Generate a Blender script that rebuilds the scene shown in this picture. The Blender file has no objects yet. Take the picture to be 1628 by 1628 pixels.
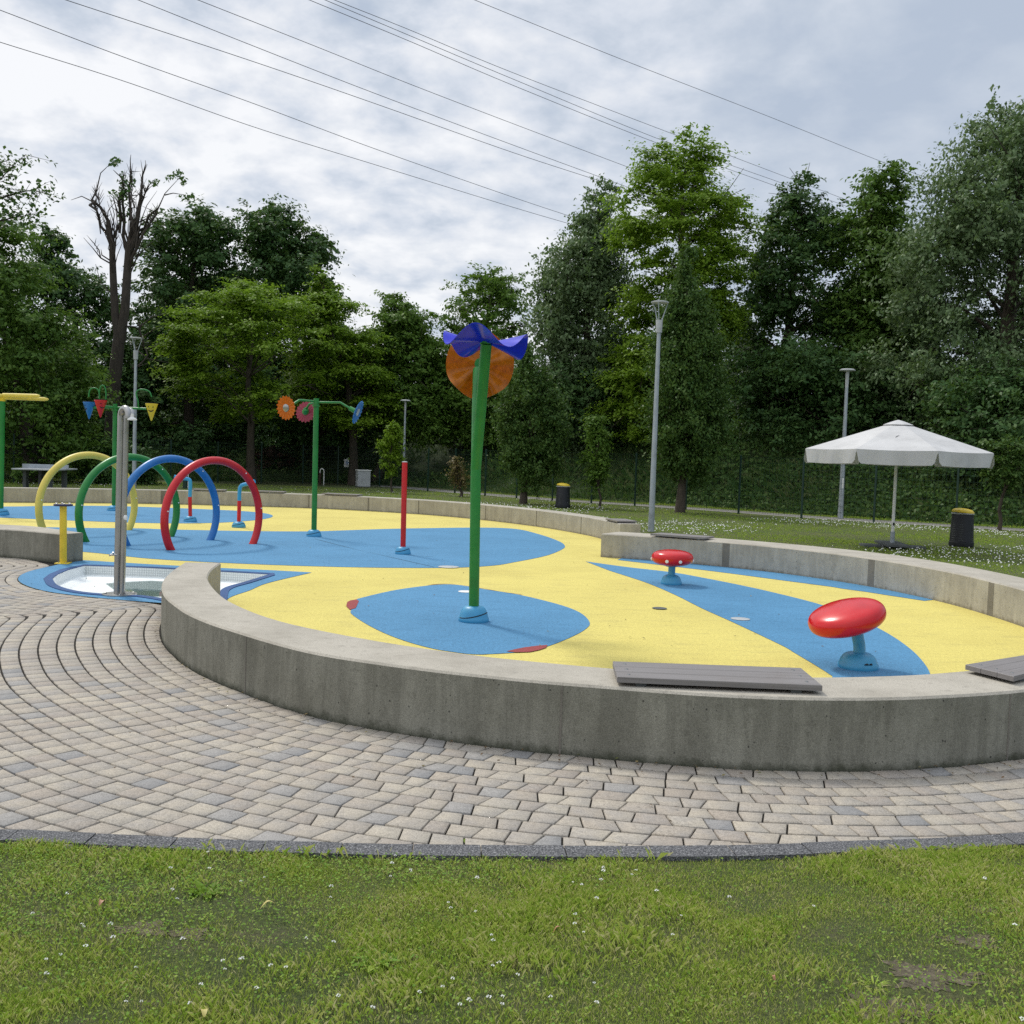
import bpy, bmesh, math, random
import numpy as np
from mathutils import Vector, Matrix
from mathutils.geometry import delaunay_2d_cdt

R = math.radians
random.seed(7)
rng = np.random.default_rng(7)
scene = bpy.context.scene
col = scene.collection

# ------------------------------------------------------------------ camera model
PITCH, ROLL, EYE, FPX = R(3.0), R(1.85), 1.7, 1628.0
fwd = np.array([0, math.cos(PITCH), -math.sin(PITCH)])
r0 = np.array([1.0, 0, 0]); u0 = np.array([0, math.sin(PITCH), math.cos(PITCH)])
rgt = math.cos(ROLL) * r0 + math.sin(ROLL) * u0
upv = -math.sin(ROLL) * r0 + math.cos(ROLL) * u0
EYEP = np.array([0, 0, EYE])

def ray(X, Y):
    return fwd + rgt * (X - 814) / FPX - upv * (Y - 814) / FPX

def P(X, Y, z=0.0):                      # photo pixel -> point of the plane at height z
    d = ray(X, Y)
    return EYEP + d * ((z - EYE) / d[2])

def PD(X, Y, D):                         # photo pixel -> point at distance D in front
    d = ray(X, Y)
    return EYEP + d * (D / d[1])

def P2(X, Y, z=0.0):
    q = P(X, Y, z)
    return (float(q[0]), float(q[1]))

# ------------------------------------------------------------------ materials
def new_mat(name):
    m = bpy.data.materials.new(name)
    m.use_nodes = True
    nt = m.node_tree
    b = nt.nodes['Principled BSDF']
    return m, nt, b

def nd(nt, t, **kw):
    n = nt.nodes.new(t)
    for k, v in kw.items():
        setattr(n, k, v)
    return n

def noise(nt, vec, scale, detail=4, rough=0.55, dist=0.0):
    n = nd(nt, 'ShaderNodeTexNoise')
    n.inputs['Scale'].default_value = scale
    n.inputs['Detail'].default_value = detail
    n.inputs['Roughness'].default_value = rough
    n.inputs['Distortion'].default_value = dist
    nt.links.new(vec, n.inputs['Vector'])
    return n.outputs['Fac']

def ramp(nt, fac, stops, interp='LINEAR'):
    n = nd(nt, 'ShaderNodeValToRGB')
    cr = n.color_ramp
    cr.interpolation = interp
    while len(cr.elements) < len(stops):
        cr.elements.new(0.5)
    for e, (p, c) in zip(cr.elements, stops):
        e.position = p
        e.color = (c[0], c[1], c[2], 1) if len(c) == 3 else c
    nt.links.new(fac, n.inputs['Fac'])
    return n.outputs['Color']

def mixc(nt, fac, a, b, mode='MIX'):
    n = nd(nt, 'ShaderNodeMix', data_type='RGBA', blend_type=mode)
    if isinstance(fac, (int, float)):
        n.inputs[0].default_value = fac
    else:
        nt.links.new(fac, n.inputs[0])
    for i, v in ((6, a), (7, b)):
        if isinstance(v, (tuple, list)):
            n.inputs[i].default_value = (v[0], v[1], v[2], 1)
        else:
            nt.links.new(v, n.inputs[i])
    return n.outputs[2]

def mth(nt, op, a, b=None):
    n = nd(nt, 'ShaderNodeMath', operation=op)
    for i, v in enumerate((a, b)):
        if v is None:
            continue
        if isinstance(v, (int, float)):
            n.inputs[i].default_value = v
        else:
            nt.links.new(v, n.inputs[i])
    return n.outputs[0]

def objvec(nt, scale=None):
    t = nd(nt, 'ShaderNodeTexCoord').outputs['Object']
    if scale:
        m = nd(nt, 'ShaderNodeMapping')
        m.inputs['Scale'].default_value = scale
        nt.links.new(t, m.inputs['Vector'])
        return m.outputs['Vector']
    return t

def geopos(nt, scale=None):
    t = nd(nt, 'ShaderNodeNewGeometry').outputs['Position']
    if scale:
        m = nd(nt, 'ShaderNodeMapping')
        m.inputs['Scale'].default_value = scale
        nt.links.new(t, m.inputs['Vector'])
        return m.outputs['Vector']
    return t

def bump(nt, b, h, strength=0.3, dist=0.01):
    n = nd(nt, 'ShaderNodeBump')
    n.inputs['Strength'].default_value = strength
    n.inputs['Distance'].default_value = dist
    nt.links.new(h, n.inputs['Height'])
    nt.links.new(n.outputs['Normal'], b.inputs['Normal'])

def island(nt):
    return nd(nt, 'ShaderNodeNewGeometry').outputs['Random Per Island']

def paint(name, c, rough=0.35, wear=0.25, metal=0.0, coat=0.0):
    m, nt, b = new_mat(name)
    v = objvec(nt)
    n1 = noise(nt, v, 3.5, 5, 0.6)
    n2 = noise(nt, v, 60, 3, 0.6)
    d = tuple(x * (1 - wear) for x in c)
    l = tuple(min(1, x * (1 + wear * 0.35) + 0.01) for x in c)
    colr = ramp(nt, n1, [(0.3, d), (0.5, c), (0.75, l)])
    nt.links.new(colr, b.inputs['Base Color'])
    b.inputs['Metallic'].default_value = metal
    b.inputs['Coat Weight'].default_value = coat
    rr = nd(nt, 'ShaderNodeMapRange')
    rr.inputs[3].default_value = max(0.05, rough - 0.12)
    rr.inputs[4].default_value = min(1, rough + 0.18)
    nt.links.new(n1, rr.inputs[0])
    nt.links.new(rr.outputs[0], b.inputs['Roughness'])
    bump(nt, b, n2, 0.05, 0.004)
    return m

def rubber(name, c, c2, stain):
    m, nt, b = new_mat(name)
    v = geopos(nt)
    big = noise(nt, v, 0.55, 6, 0.62)
    mid = noise(nt, geopos(nt, (1, 3.0, 1)), 2.2, 5, 0.65)
    gran = noise(nt, v, 110, 3, 0.75)
    k = ramp(nt, big, [(0.30, c2), (0.55, c), (0.75, tuple(x * 1.04 for x in c))])
    k = mixc(nt, ramp(nt, mid, [(0.52, (0, 0, 0)), (0.74, (0.6, 0.6, 0.6))]), k, stain)
    g = ramp(nt, gran, [(0.33, (0.60, 0.60, 0.60)), (0.5, (1, 1, 1)), (0.68, (1.25, 1.25, 1.25))])
    g2 = ramp(nt, noise(nt, v, 28, 4, 0.8), [(0.32, (0.82, 0.82, 0.82)), (0.5, (1, 1, 1)), (0.68, (1.13, 1.13, 1.13))])
    k = mixc(nt, 1.0, mixc(nt, 1.0, k, g, 'MULTIPLY'), g2, 'MULTIPLY')
    nt.links.new(k, b.inputs['Base Color'])
    b.inputs['Roughness'].default_value = 0.85
    b.inputs['Specular IOR Level'].default_value = 0.3
    bump(nt, b, gran, 0.35, 0.004)
    return m

def concrete(name, base, dark, streak, moss_contact_shade=None, speck=0.5, pits=True):
    m, nt, b = new_mat(name)
    v = geopos(nt)
    n1 = noise(nt, v, 2.2, 7, 0.65)
    n2 = noise(nt, geopos(nt, (7, 7, 0.9)), 1.0, 6, 0.75, 0.6)
    n3 = noise(nt, v, 140, 3, 0.7)
    n4 = noise(nt, v, 14, 4, 0.7)
    k = ramp(nt, n1, [(0.3, dark), (0.6, base)])
    if streak > 0:
        k = mixc(nt, ramp(nt, n2, [(0.42, (streak,) * 3), (0.56, (0, 0, 0))]), k, tuple(x * 0.5 for x in dark))
        k = mixc(nt, ramp(nt, n2, [(0.60, (0, 0, 0)), (0.74, (streak * .8,) * 3)]), k, tuple(min(1, x * 1.5) for x in base))
    k = mixc(nt, ramp(nt, n4, [(0.30, (0.5, 0.5, 0.5)), (0.46, (0, 0, 0))]), k, tuple(x * 0.75 for x in dark))
    if moss_contact_shade:  # dark wall foot: moss and dirt tone, contact shade painted in with it
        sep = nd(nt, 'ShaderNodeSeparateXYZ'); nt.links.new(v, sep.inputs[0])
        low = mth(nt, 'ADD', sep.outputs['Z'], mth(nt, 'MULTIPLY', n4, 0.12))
        k = mixc(nt, ramp(nt, low, [(0.055, (0.8, 0.8, 0.8)), (0.11, (0, 0, 0))]), k, moss_contact_shade)
    g = ramp(nt, n3, [(0.34, (1 - 0.5 * speck,) * 3), (0.5, (1, 1, 1)), (0.68, (1 + 0.5 * speck,) * 3)])
    k = mixc(nt, 1.0, k, g, 'MULTIPLY')
    if pits:
        vo = nd(nt, 'ShaderNodeTexVoronoi')
        vo.inputs['Scale'].default_value = 24
        nt.links.new(geopos(nt, (1, 1, 0.8)), vo.inputs['Vector'])
        hole = mth(nt, 'LESS_THAN', vo.outputs['Distance'], mth(nt, 'MULTIPLY', mth(nt, 'SUBTRACT', n4, 0.42), 0.75))
        k = mixc(nt, mth(nt, 'MULTIPLY', hole, 0.75), k, (0.03, 0.03, 0.028))
    nt.links.new(k, b.inputs['Base Color'])
    b.inputs['Roughness'].default_value = 0.9
    b.inputs['Specular IOR Level'].default_value = 0.25
    hh = mth(nt, 'ADD', n3, mth(nt, 'MULTIPLY', n4, 1.5))
    bump(nt, b, hh, 0.35, 0.006)
    return m

def leafmat(name, cols, trans=0.3, rough=0.5, tint=(0.12, 0.2, 0.02), ns=0.45, wi=0.6, wn=0.45):
    m, nt, b = new_mat(name)
    n1 = noise(nt, geopos(nt), ns, 5 if ns > 1 else 3, 0.6)
    f = mth(nt, 'ADD', mth(nt, 'MULTIPLY', island(nt), wi), mth(nt, 'MULTIPLY', n1, wn))
    k = ramp(nt, f, [(0.1 + 0.75 * i / (len(cols) - 1), c) for i, c in enumerate(cols)])
    nt.links.new(k, b.inputs['Base Color'])
    b.inputs['Roughness'].default_value = rough
    b.inputs['Specular IOR Level'].default_value = 0.18
    tr = nd(nt, 'ShaderNodeBsdfTranslucent')
    nt.links.new(mixc(nt, 0.5, k, tint), tr.inputs['Color'])
    mx = nd(nt, 'ShaderNodeMixShader')
    mx.inputs[0].default_value = trans
    nt.links.new(b.outputs[0], mx.inputs[1]); nt.links.new(tr.outputs[0], mx.inputs[2])
    nt.links.new(mx.outputs[0], nt.nodes['Material Output'].inputs['Surface'])
    return m

def bark(name, c):
    m, nt, b = new_mat(name)
    n = noise(nt, objvec(nt, (6, 6, 1.2)), 2.0, 6, 0.7)
    nt.links.new(ramp(nt, n, [(0.3, tuple(x * 0.45 for x in c)), (0.65, c)]), b.inputs['Base Color'])
    b.inputs['Roughness'].default_value = 0.95
    bump(nt, b, n, 0.7, 0.03)
    return m

M = {}
M['green'] = paint('green_paint', (0.012, 0.20, 0.03), 0.32, 0.22)
M['red'] = paint('red_paint', (0.55, 0.008, 0.014), 0.3, 0.15)
M['redgloss'] = paint('red_plastic', (0.56, 0.005, 0.010), 0.20, 0.18)
M['blue'] = paint('blue_paint', (0.015, 0.16, 0.45), 0.32, 0.2)
M['yellow'] = paint('yellow_paint', (0.72, 0.52, 0.03), 0.38, 0.2)
M['paleyellow'] = paint('pale_yellow_paint', (0.70, 0.56, 0.10), 0.4, 0.15)
M['collar'] = paint('light_blue_plastic', (0.05, 0.30, 0.52), 0.4, 0.22)
M['spray'] = paint('sky_blue_paint', (0.03, 0.30, 0.58), 0.35, 0.2)
M['navy'] = paint('navy_plastic', (0.012, 0.012, 0.06), 0.4, 0.2)
M['black'] = paint('black_plastic', (0.012, 0.014, 0.02), 0.5, 0.3)
M['dark'] = paint('dark_slit', (0.01, 0.01, 0.012), 0.8, 0.2)
M['white'] = paint('white_paint', (0.78, 0.78, 0.76), 0.45, 0.12)
M['grey'] = paint('grey_paint', (0.42, 0.44, 0.45), 0.5, 0.15)
M['galv'] = paint('galvanised_steel', (0.36, 0.40, 0.43), 0.45, 0.25, metal=0.35)
M['steel'] = paint('brushed_steel', (0.40, 0.40, 0.39), 0.28, 0.12, metal=0.95)
M['fencegreen'] = paint('fence_green', (0.006, 0.035, 0.022), 0.5, 0.2)
M['slab'] = paint('grey_slab', (0.10, 0.11, 0.11), 0.85, 0.3)
M['wire'] = paint('cable', (0.06, 0.065, 0.075), 0.6, 0.1)
M['plank'] = None
M['bark'] = bark('bark', (0.085, 0.068, 0.05))
M['barkdark'] = bark('dark_bark', (0.075, 0.060, 0.048))

M['rub_y'] = rubber('yellow_rubber', (0.655, 0.56, 0.16), (0.575, 0.485, 0.135), (0.455, 0.39, 0.13))
M['rub_b'] = rubber('blue_rubber', (0.085, 0.25, 0.43), (0.07, 0.215, 0.375), (0.055, 0.18, 0.32))
M['rub_n'] = rubber('navy_rubber', (0.045, 0.10, 0.24), (0.035, 0.08, 0.19), (0.03, 0.06, 0.14))
M['rub_r'] = rubber('red_rubber', (0.30, 0.06, 0.06), (0.26, 0.05, 0.05), (0.2, 0.05, 0.05))
M['ctop'] = concrete('concrete_top', (0.44, 0.41, 0.35), (0.34, 0.315, 0.265), 0.0, None, 0.5, False)
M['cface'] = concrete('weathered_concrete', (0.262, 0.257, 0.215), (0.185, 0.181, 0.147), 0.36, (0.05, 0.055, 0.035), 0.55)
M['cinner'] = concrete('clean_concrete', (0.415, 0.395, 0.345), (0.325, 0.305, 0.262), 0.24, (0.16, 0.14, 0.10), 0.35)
M['cjoint'] = concrete('joint_filler', (0.20, 0.185, 0.16), (0.15, 0.14, 0.12), 0.0, None, 0.4, False)

def brick_mat():
    m, nt, b = new_mat('paver_concrete')
    isl = island(nt)
    k = ramp(nt, isl, [(0.0, (0.43, 0.375, 0.295)), (0.16, (0.39, 0.335, 0.265)), (0.32, (0.47, 0.415, 0.325)),
                       (0.5, (0.41, 0.36, 0.29)), (0.64, (0.36, 0.305, 0.245)), (0.78, (0.44, 0.385, 0.30)),
                       (0.90, (0.305, 0.295, 0.28)), (0.975, (0.225, 0.228, 0.232))], 'CONSTANT')
    k = mixc(nt, 0.25, k, (0.33, 0.315, 0.295))
    v = geopos(nt)
    w = nd(nt, 'ShaderNodeCombineXYZ'); nt.links.new(mth(nt, 'MULTIPLY', isl, 40), w.inputs[2])
    va = nd(nt, 'ShaderNodeVectorMath', operation='ADD')
    nt.links.new(v, va.inputs[0]); nt.links.new(w.outputs[0], va.inputs[1])
    cl = noise(nt, va.outputs[0], 7, 4, 0.6)
    k = mixc(nt, ramp(nt, cl, [(0.42, (0, 0, 0)), (0.66, (0.55, 0.55, 0.55))]), k, (0.30, 0.285, 0.27))
    big = noise(nt, v, 0.8, 4, 0.6)
    k = mixc(nt, ramp(nt, big, [(0.4, (0, 0, 0)), (0.75, (0.35, 0.35, 0.35))]), k, (0.26, 0.25, 0.23))
    g = noise(nt, v, 150, 3, 0.7)
    k = mixc(nt, 1.0, k, ramp(nt, g, [(0.3, (0.62,) * 3), (0.5, (1,) * 3), (0.7, (1.32,) * 3)]), 'MULTIPLY')
    k = mixc(nt, 1.0, k, ramp(nt, noise(nt, v, 38, 4, 0.7), [(0.3, (0.8,) * 3), (0.5, (1,) * 3), (0.7, (1.12,) * 3)]), 'MULTIPLY')
    nt.links.new(k, b.inputs['Base Color'])
    b.inputs['Roughness'].default_value = 0.88
    b.inputs['Specular IOR Level'].default_value = 0.3
    bump(nt, b, g, 0.35, 0.004)
    return m
M['brick'] = brick_mat()

def simple_noise_mat(name, stops, scale, detail=6, rough=0.9, bmp=0.4, dist=0.01, rn=0.65):
    m, nt, b = new_mat(name)
    n = noise(nt, geopos(nt), scale, detail, rn)
    nt.links.new(ramp(nt, n, stops), b.inputs['Base Color'])
    b.inputs['Roughness'].default_value = rough
    b.inputs['Specular IOR Level'].default_value = 0.25
    bump(nt, b, n, bmp, dist)
    return m
M['kerb'] = simple_noise_mat('granite', [(0.32, (0.03, 0.032, 0.036)), (0.5, (0.10, 0.102, 0.108)), (0.62, (0.20, 0.20, 0.205)), (0.7, (0.42, 0.42, 0.42))], 150, 2)
M['sand'] = simple_noise_mat('joint_sand', [(0.3, (0.008, 0.007, 0.006)), (0.7, (0.025, 0.022, 0.017))], 60)
M['path'] = simple_noise_mat('path_gravel', [(0.3, (0.17, 0.165, 0.15)), (0.7, (0.28, 0.27, 0.25))], 20)

def lawn_mat():
    m, nt, b = new_mat('lawn_soil')
    v = geopos(nt)
    a = noise(nt, v, 0.35, 5, 0.6)
    c = noise(nt, v, 5, 6, 0.7)
    g = noise(nt, v, 60, 4, 0.75)
    k = ramp(nt, a, [(0.3, (0.05, 0.08, 0.016)), (0.5, (0.075, 0.10, 0.022)), (0.72, (0.11, 0.108, 0.04))])
    k = mixc(nt, ramp(nt, c, [(0.52, (0, 0, 0)), (0.72, (0.75,) * 3)]), k, (0.13, 0.105, 0.065))
    k = mixc(nt, 1.0, k, ramp(nt, g, [(0.3, (0.45,) * 3), (0.55, (1,) * 3), (0.72, (1.4,) * 3)]), 'MULTIPLY')
    nt.links.new(k, b.inputs['Base Color'])
    b.inputs['Roughness'].default_value = 0.95
    bump(nt, b, g, 0.8, 0.03)
    return m
M['lawn'] = lawn_mat()
M['hill'] = simple_noise_mat('hill_soil', [(0.3, (0.022, 0.038, 0.014)), (0.7, (0.045, 0.075, 0.022))], 2.0, bmp=0.8, dist=0.1)

GREEN_GRASS = [(0.15, 0.275, 0.03), (0.26, 0.41, 0.05), (0.39, 0.53, 0.085), (0.55, 0.60, 0.15), (0.72, 0.65, 0.36)]
M['grass'] = leafmat('grass_blade', GREEN_GRASS, 0.34, 0.55, (0.22, 0.28, 0.03), 3.2, 0.58, 0.55)
M['farlawn'] = leafmat('lawn_blade', [(0.19, 0.33, 0.04), (0.28, 0.44, 0.055), (0.38, 0.52, 0.08), (0.48, 0.52, 0.13)], 0.5, 0.65, (0.16, 0.22, 0.03), 1.2, 0.5, 0.55)
M['clover'] = leafmat('clover_leaf', [(0.13, 0.27, 0.035), (0.22, 0.39, 0.055), (0.40, 0.52, 0.10)], 0.45, 0.6)
M['tallgrass'] = leafmat('tall_grass_blade', [(0.035, 0.085, 0.02), (0.055, 0.12, 0.028), (0.09, 0.155, 0.038), (0.16, 0.18, 0.075)], 0.25, 0.6)
M['lf_mid'] = leafmat('mid_green_leaf', [(0.054, 0.122, 0.02), (0.092, 0.182, 0.03), (0.15, 0.25, 0.046)], 0.38)
M['lf_dark'] = leafmat('dark_green_leaf', [(0.034, 0.086, 0.027), (0.058, 0.127, 0.036), (0.098, 0.175, 0.052)], 0.3)
M['lf_lime'] = leafmat('lime_green_leaf', [(0.115, 0.22, 0.014), (0.185, 0.32, 0.022), (0.27, 0.40, 0.04)], 0.5)
M['lf_grey'] = leafmat('grey_green_leaf', [(0.075, 0.13, 0.055), (0.13, 0.20, 0.088), (0.20, 0.275, 0.14)], 0.32)
M['lf_fresh'] = leafmat('fresh_green_leaf', [(0.06, 0.135, 0.02), (0.105, 0.205, 0.03), (0.165, 0.275, 0.046)], 0.42)
M['lf_horn'] = leafmat('hornbeam_leaf', [(0.034, 0.085, 0.02), (0.062, 0.127, 0.028), (0.11, 0.18, 0.042)], 0.3)
M['lf_red'] = leafmat('purple_leaf', [(0.03, 0.012, 0.012), (0.055, 0.022, 0.02), (0.06, 0.05, 0.025)], 0.2)
M['lf_dry'] = leafmat('dry_leaf', [(0.10, 0.085, 0.03), (0.17, 0.13, 0.05), (0.22, 0.17, 0.08)], 0.25)
M['petal'] = paint('white_petal', (0.86, 0.86, 0.82), 0.7, 0.08)

def plank_mat():
    m, nt, b = new_mat('composite_plank')
    n = noise(nt, objvec(nt, (1.5, 120, 120)), 1.0, 4, 0.6)
    n2 = noise(nt, objvec(nt), 4, 4, 0.6)
    k = ramp(nt, n, [(0.3, (0.155, 0.145, 0.14)), (0.7, (0.24, 0.225, 0.225))])
    k = mixc(nt, ramp(nt, n2, [(0.5, (0, 0, 0)), (0.8, (0.4,) * 3)]), k, (0.16, 0.135, 0.12))
    nt.links.new(k, b.inputs['Base Color'])
    b.inputs['Roughness'].default_value = 0.6
    bump(nt, b, n, 0.3, 0.003)
    return m
M['plank'] = plank_mat()

def tile_mat():
    m, nt, b = new_mat('pool_tile')
    uv = nd(nt, 'ShaderNodeTexCoord').outputs['UV']
    br = nd(nt, 'ShaderNodeTexBrick', offset=0.0)
    br.inputs['Scale'].default_value = 1.0
    br.inputs['Brick Width'].default_value = 0.033
    br.inputs['Row Height'].default_value = 0.033
    br.inputs['Mortar Size'].default_value = 0.0028
    br.inputs['Color1'].default_value = (0.72, 0.75, 0.73, 1)
    br.inputs['Color2'].default_value = (0.66, 0.70, 0.69, 1)
    br.inputs['Mortar'].default_value = (0.42, 0.45, 0.45, 1)
    nt.links.new(uv, br.inputs['Vector'])
    nt.links.new(br.outputs['Color'], b.inputs['Base Color'])
    b.inputs['Roughness'].default_value = 0.6
    return m
M['tile'] = tile_mat()
M['poolwhite'] = simple_noise_mat('pool_lining', [(0.3, (0.76, 0.80, 0.80)), (0.7, (0.84, 0.87, 0.86))], 1.5, rough=0.4, bmp=0.05)

def water_mat():
    m, nt, b = new_mat('pool_water')
    tr = nd(nt, 'ShaderNodeBsdfTransparent'); tr.inputs[0].default_value = (0.45, 0.52, 0.50, 1)
    gl = nd(nt, 'ShaderNodeBsdfGlossy'); gl.inputs['Roughness'].default_value = 0.02
    fr = nd(nt, 'ShaderNodeFresnel'); fr.inputs[0].default_value = 1.33
    mx = nd(nt, 'ShaderNodeMixShader')
    bp = nd(nt, 'ShaderNodeBump'); bp.inputs['Strength'].default_value = 0.12; bp.inputs['Distance'].default_value = 0.01
    nt.links.new(noise(nt, geopos(nt), 9, 3, 0.5), bp.inputs['Height'])
    nt.links.new(bp.outputs[0], gl.inputs['Normal']); nt.links.new(bp.outputs[0], fr.inputs['Normal'])
    nt.links.new(fr.outputs[0], mx.inputs[0]); nt.links.new(tr.outputs[0], mx.inputs[1]); nt.links.new(gl.outputs[0], mx.inputs[2])
    nt.links.new(mx.outputs[0], nt.nodes['Material Output'].inputs['Surface'])
    return m
M['water'] = water_mat()

def acrylic(name, c, dark, trans):
    m, nt, b = new_mat(name)
    n = noise(nt, objvec(nt, (14, 14, 3)), 1.0, 4, 0.6)
    k = ramp(nt, n, [(0.3, dark), (0.65, c)])
    nt.links.new(k, b.inputs['Base Color'])
    b.inputs['Roughness'].default_value = 0.22
    b.inputs['Coat Weight'].default_value = 0.05
    b.inputs['Specular IOR Level'].default_value = 0.3
    tl = nd(nt, 'ShaderNodeBsdfTranslucent'); nt.links.new(k, tl.inputs['Color'])
    tp = nd(nt, 'ShaderNodeBsdfTransparent'); nt.links.new(k, tp.inputs['Color'])
    a = nd(nt, 'ShaderNodeMixShader'); a.inputs[0].default_value = 0.4
    nt.links.new(tl.outputs[0], a.inputs[1]); nt.links.new(tp.outputs[0], a.inputs[2])
    mx = nd(nt, 'ShaderNodeMixShader'); mx.inputs[0].default_value = trans
    nt.links.new(b.outputs[0], mx.inputs[1]); nt.links.new(a.outputs[0], mx.inputs[2])
    nt.links.new(mx.outputs[0], nt.nodes['Material Output'].inputs['Surface'])
    return m
M['amber'] = acrylic('amber_acrylic', (0.60, 0.215, 0.014), (0.42, 0.135, 0.008), 0.42)
M['bluea'] = acrylic('blue_acrylic', (0.008, 0.018, 0.70), (0.006, 0.012, 0.52), 0.2)
M['orange'] = acrylic('orange_acrylic', (0.75, 0.20, 0.015), (0.62, 0.15, 0.01), 0.3)
M['pinka'] = acrylic('pink_acrylic', (0.42, 0.06, 0.10), (0.36, 0.05, 0.08), 0.3)

def cloth_mat():
    m, nt, b = new_mat('canvas')
    v = objvec(nt)
    n = noise(nt, v, 1.6, 5, 0.6)
    k = ramp(nt, n, [(0.3, (0.50, 0.50, 0.50)), (0.65, (0.63, 0.63, 0.63))])
    nt.links.new(k, b.inputs['Base Color'])
    b.inputs['Roughness'].default_value = 0.9
    bump(nt, b, noise(nt, objvec(nt, (3, 3, 1)), 2.5, 3, 0.5), 0.25, 0.04)
    tl = nd(nt, 'ShaderNodeBsdfTranslucent'); nt.links.new(k, tl.inputs['Color'])
    mx = nd(nt, 'ShaderNodeMixShader'); mx.inputs[0].default_value = 0.1
    nt.links.new(b.outputs[0], mx.inputs[1]); nt.links.new(tl.outputs[0], mx.inputs[2])
    nt.links.new(mx.outputs[0], nt.nodes['Material Output'].inputs['Surface'])
    return m
M['canvas'] = cloth_mat()

# ------------------------------------------------------------------ mesh helpers
class MB:
    def __init__(s):
        s.v, s.f, s.mi = [], [], []
        s.cur = 0

    def add(s, vs, fs):
        o = len(s.v)
        s.v += [tuple(map(float, q)) for q in vs]
        s.f += [tuple(i + o for i in f) for f in fs]
        s.mi += [s.cur] * len(fs)
        return s

    def box(s, c, size, rz=0.0, bev=0.0, mat=None):
        hx, hy, hz = size[0] / 2, size[1] / 2, size[2] / 2
        mt = mat if mat is not None else Matrix.Rotation(rz, 3, 'Z')
        if bev <= 0:
            vs = [(x, y, z) for z in (-hz, hz) for y in (-hy, hy) for x in (-hx, hx)]
            fs = [(0, 2, 3, 1), (4, 5, 7, 6), (0, 1, 5, 4), (2, 6, 7, 3), (0, 4, 6, 2), (1, 3, 7, 5)]
        else:
            bm = bmesh.new()
            bmesh.ops.create_cube(bm, size=1.0)
            for v in bm.verts:
                v.co = Vector((v.co.x * 2 * hx, v.co.y * 2 * hy, v.co.z * 2 * hz))
            bmesh.ops.bevel(bm, geom=list(bm.edges), offset=bev, segments=2, affect='EDGES', profile=0.5)
            bm.verts.index_update()
            vs = [v.co.copy() for v in bm.verts]; fs = [tuple(v.index for v in f.verts) for f in bm.faces]
            bm.free()
        c = Vector(c)
        s.add([c + mt @ Vector(v) for v in vs], fs)
        return s

    def tube(s, pts, rad, seg=12, cap=True):
        pts = [Vector(p) for p in pts]
        n = len(pts)
        if not hasattr(rad, '__len__'):
            rad = [rad] * n
        tang = []
        for i in range(n):
            a = pts[max(0, i - 1)]; b = pts[min(n - 1, i + 1)]
            t = (b - a)
            tang.append(t.normalized() if t.length > 1e-9 else Vector((0, 0, 1)))
        ref = Vector((1, 0, 0)) if abs(tang[0].x) < 0.8 else Vector((0, 1, 0))
        nrm = (ref - tang[0] * ref.dot(tang[0])).normalized()
        vs, fs = [], []
        for i in range(n):
            nrm = (nrm - tang[i] * nrm.dot(tang[i]))
            nrm = nrm.normalized() if nrm.length > 1e-6 else tang[i].orthogonal().normalized()
            bi = tang[i].cross(nrm)
            for k in range(seg):
                a = 2 * math.pi * k / seg
                vs.append(pts[i] + (nrm * math.cos(a) + bi * math.sin(a)) * rad[i])
        for i in range(n - 1):
            for k in range(seg):
                k2 = (k + 1) % seg
                fs.append((i * seg + k, i * seg + k2, (i + 1) * seg + k2, (i + 1) * seg + k))
        if cap:
            fs.append(tuple(reversed(range(seg))))
            fs.append(tuple((n - 1) * seg + k for k in range(seg)))
        return s.add(vs, fs)

    def lathe(s, prof, seg=32, c=(0, 0, 0), mat=None, squash=(1, 1)):
        vs, fs = [], []
        n = len(prof)
        for r, z in prof:
            for k in range(seg):
                a = 2 * math.pi * k / seg
                q = Vector((r * math.cos(a) * squash[0], r * math.sin(a) * squash[1], z))
                vs.append((mat @ q if mat is not None else q) + Vector(c))
        for i in range(n - 1):
            for k in range(seg):
                k2 = (k + 1) % seg
                fs.append((i * seg + k, i * seg + k2, (i + 1) * seg + k2, (i + 1) * seg + k))
        fs.append(tuple(reversed(range(seg))))
        fs.append(tuple((n - 1) * seg + k for k in range(seg)))
        return s.add(vs, fs)

    def build(s, name, mats, parent=None, smooth=True, ang=38, loc=None):
        me = bpy.data.meshes.new(name)
        me.from_pydata(s.v, [], s.f)
        if not isinstance(mats, (list, tuple)):
            mats = [mats]
        for m in mats:
            me.materials.append(m)
        if len(mats) > 1:
            me.polygons.foreach_set('material_index', s.mi)
        if smooth:
            me.polygons.foreach_set('use_smooth', [True] * len(me.polygons))
            me.set_sharp_from_angle(angle=R(ang))
        me.update()
        o = bpy.data.objects.new(name, me)
        col.objects.link(o)
        if parent is not None:
            o.parent = parent
        if loc is not None:
            o.location = loc
        return o

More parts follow.
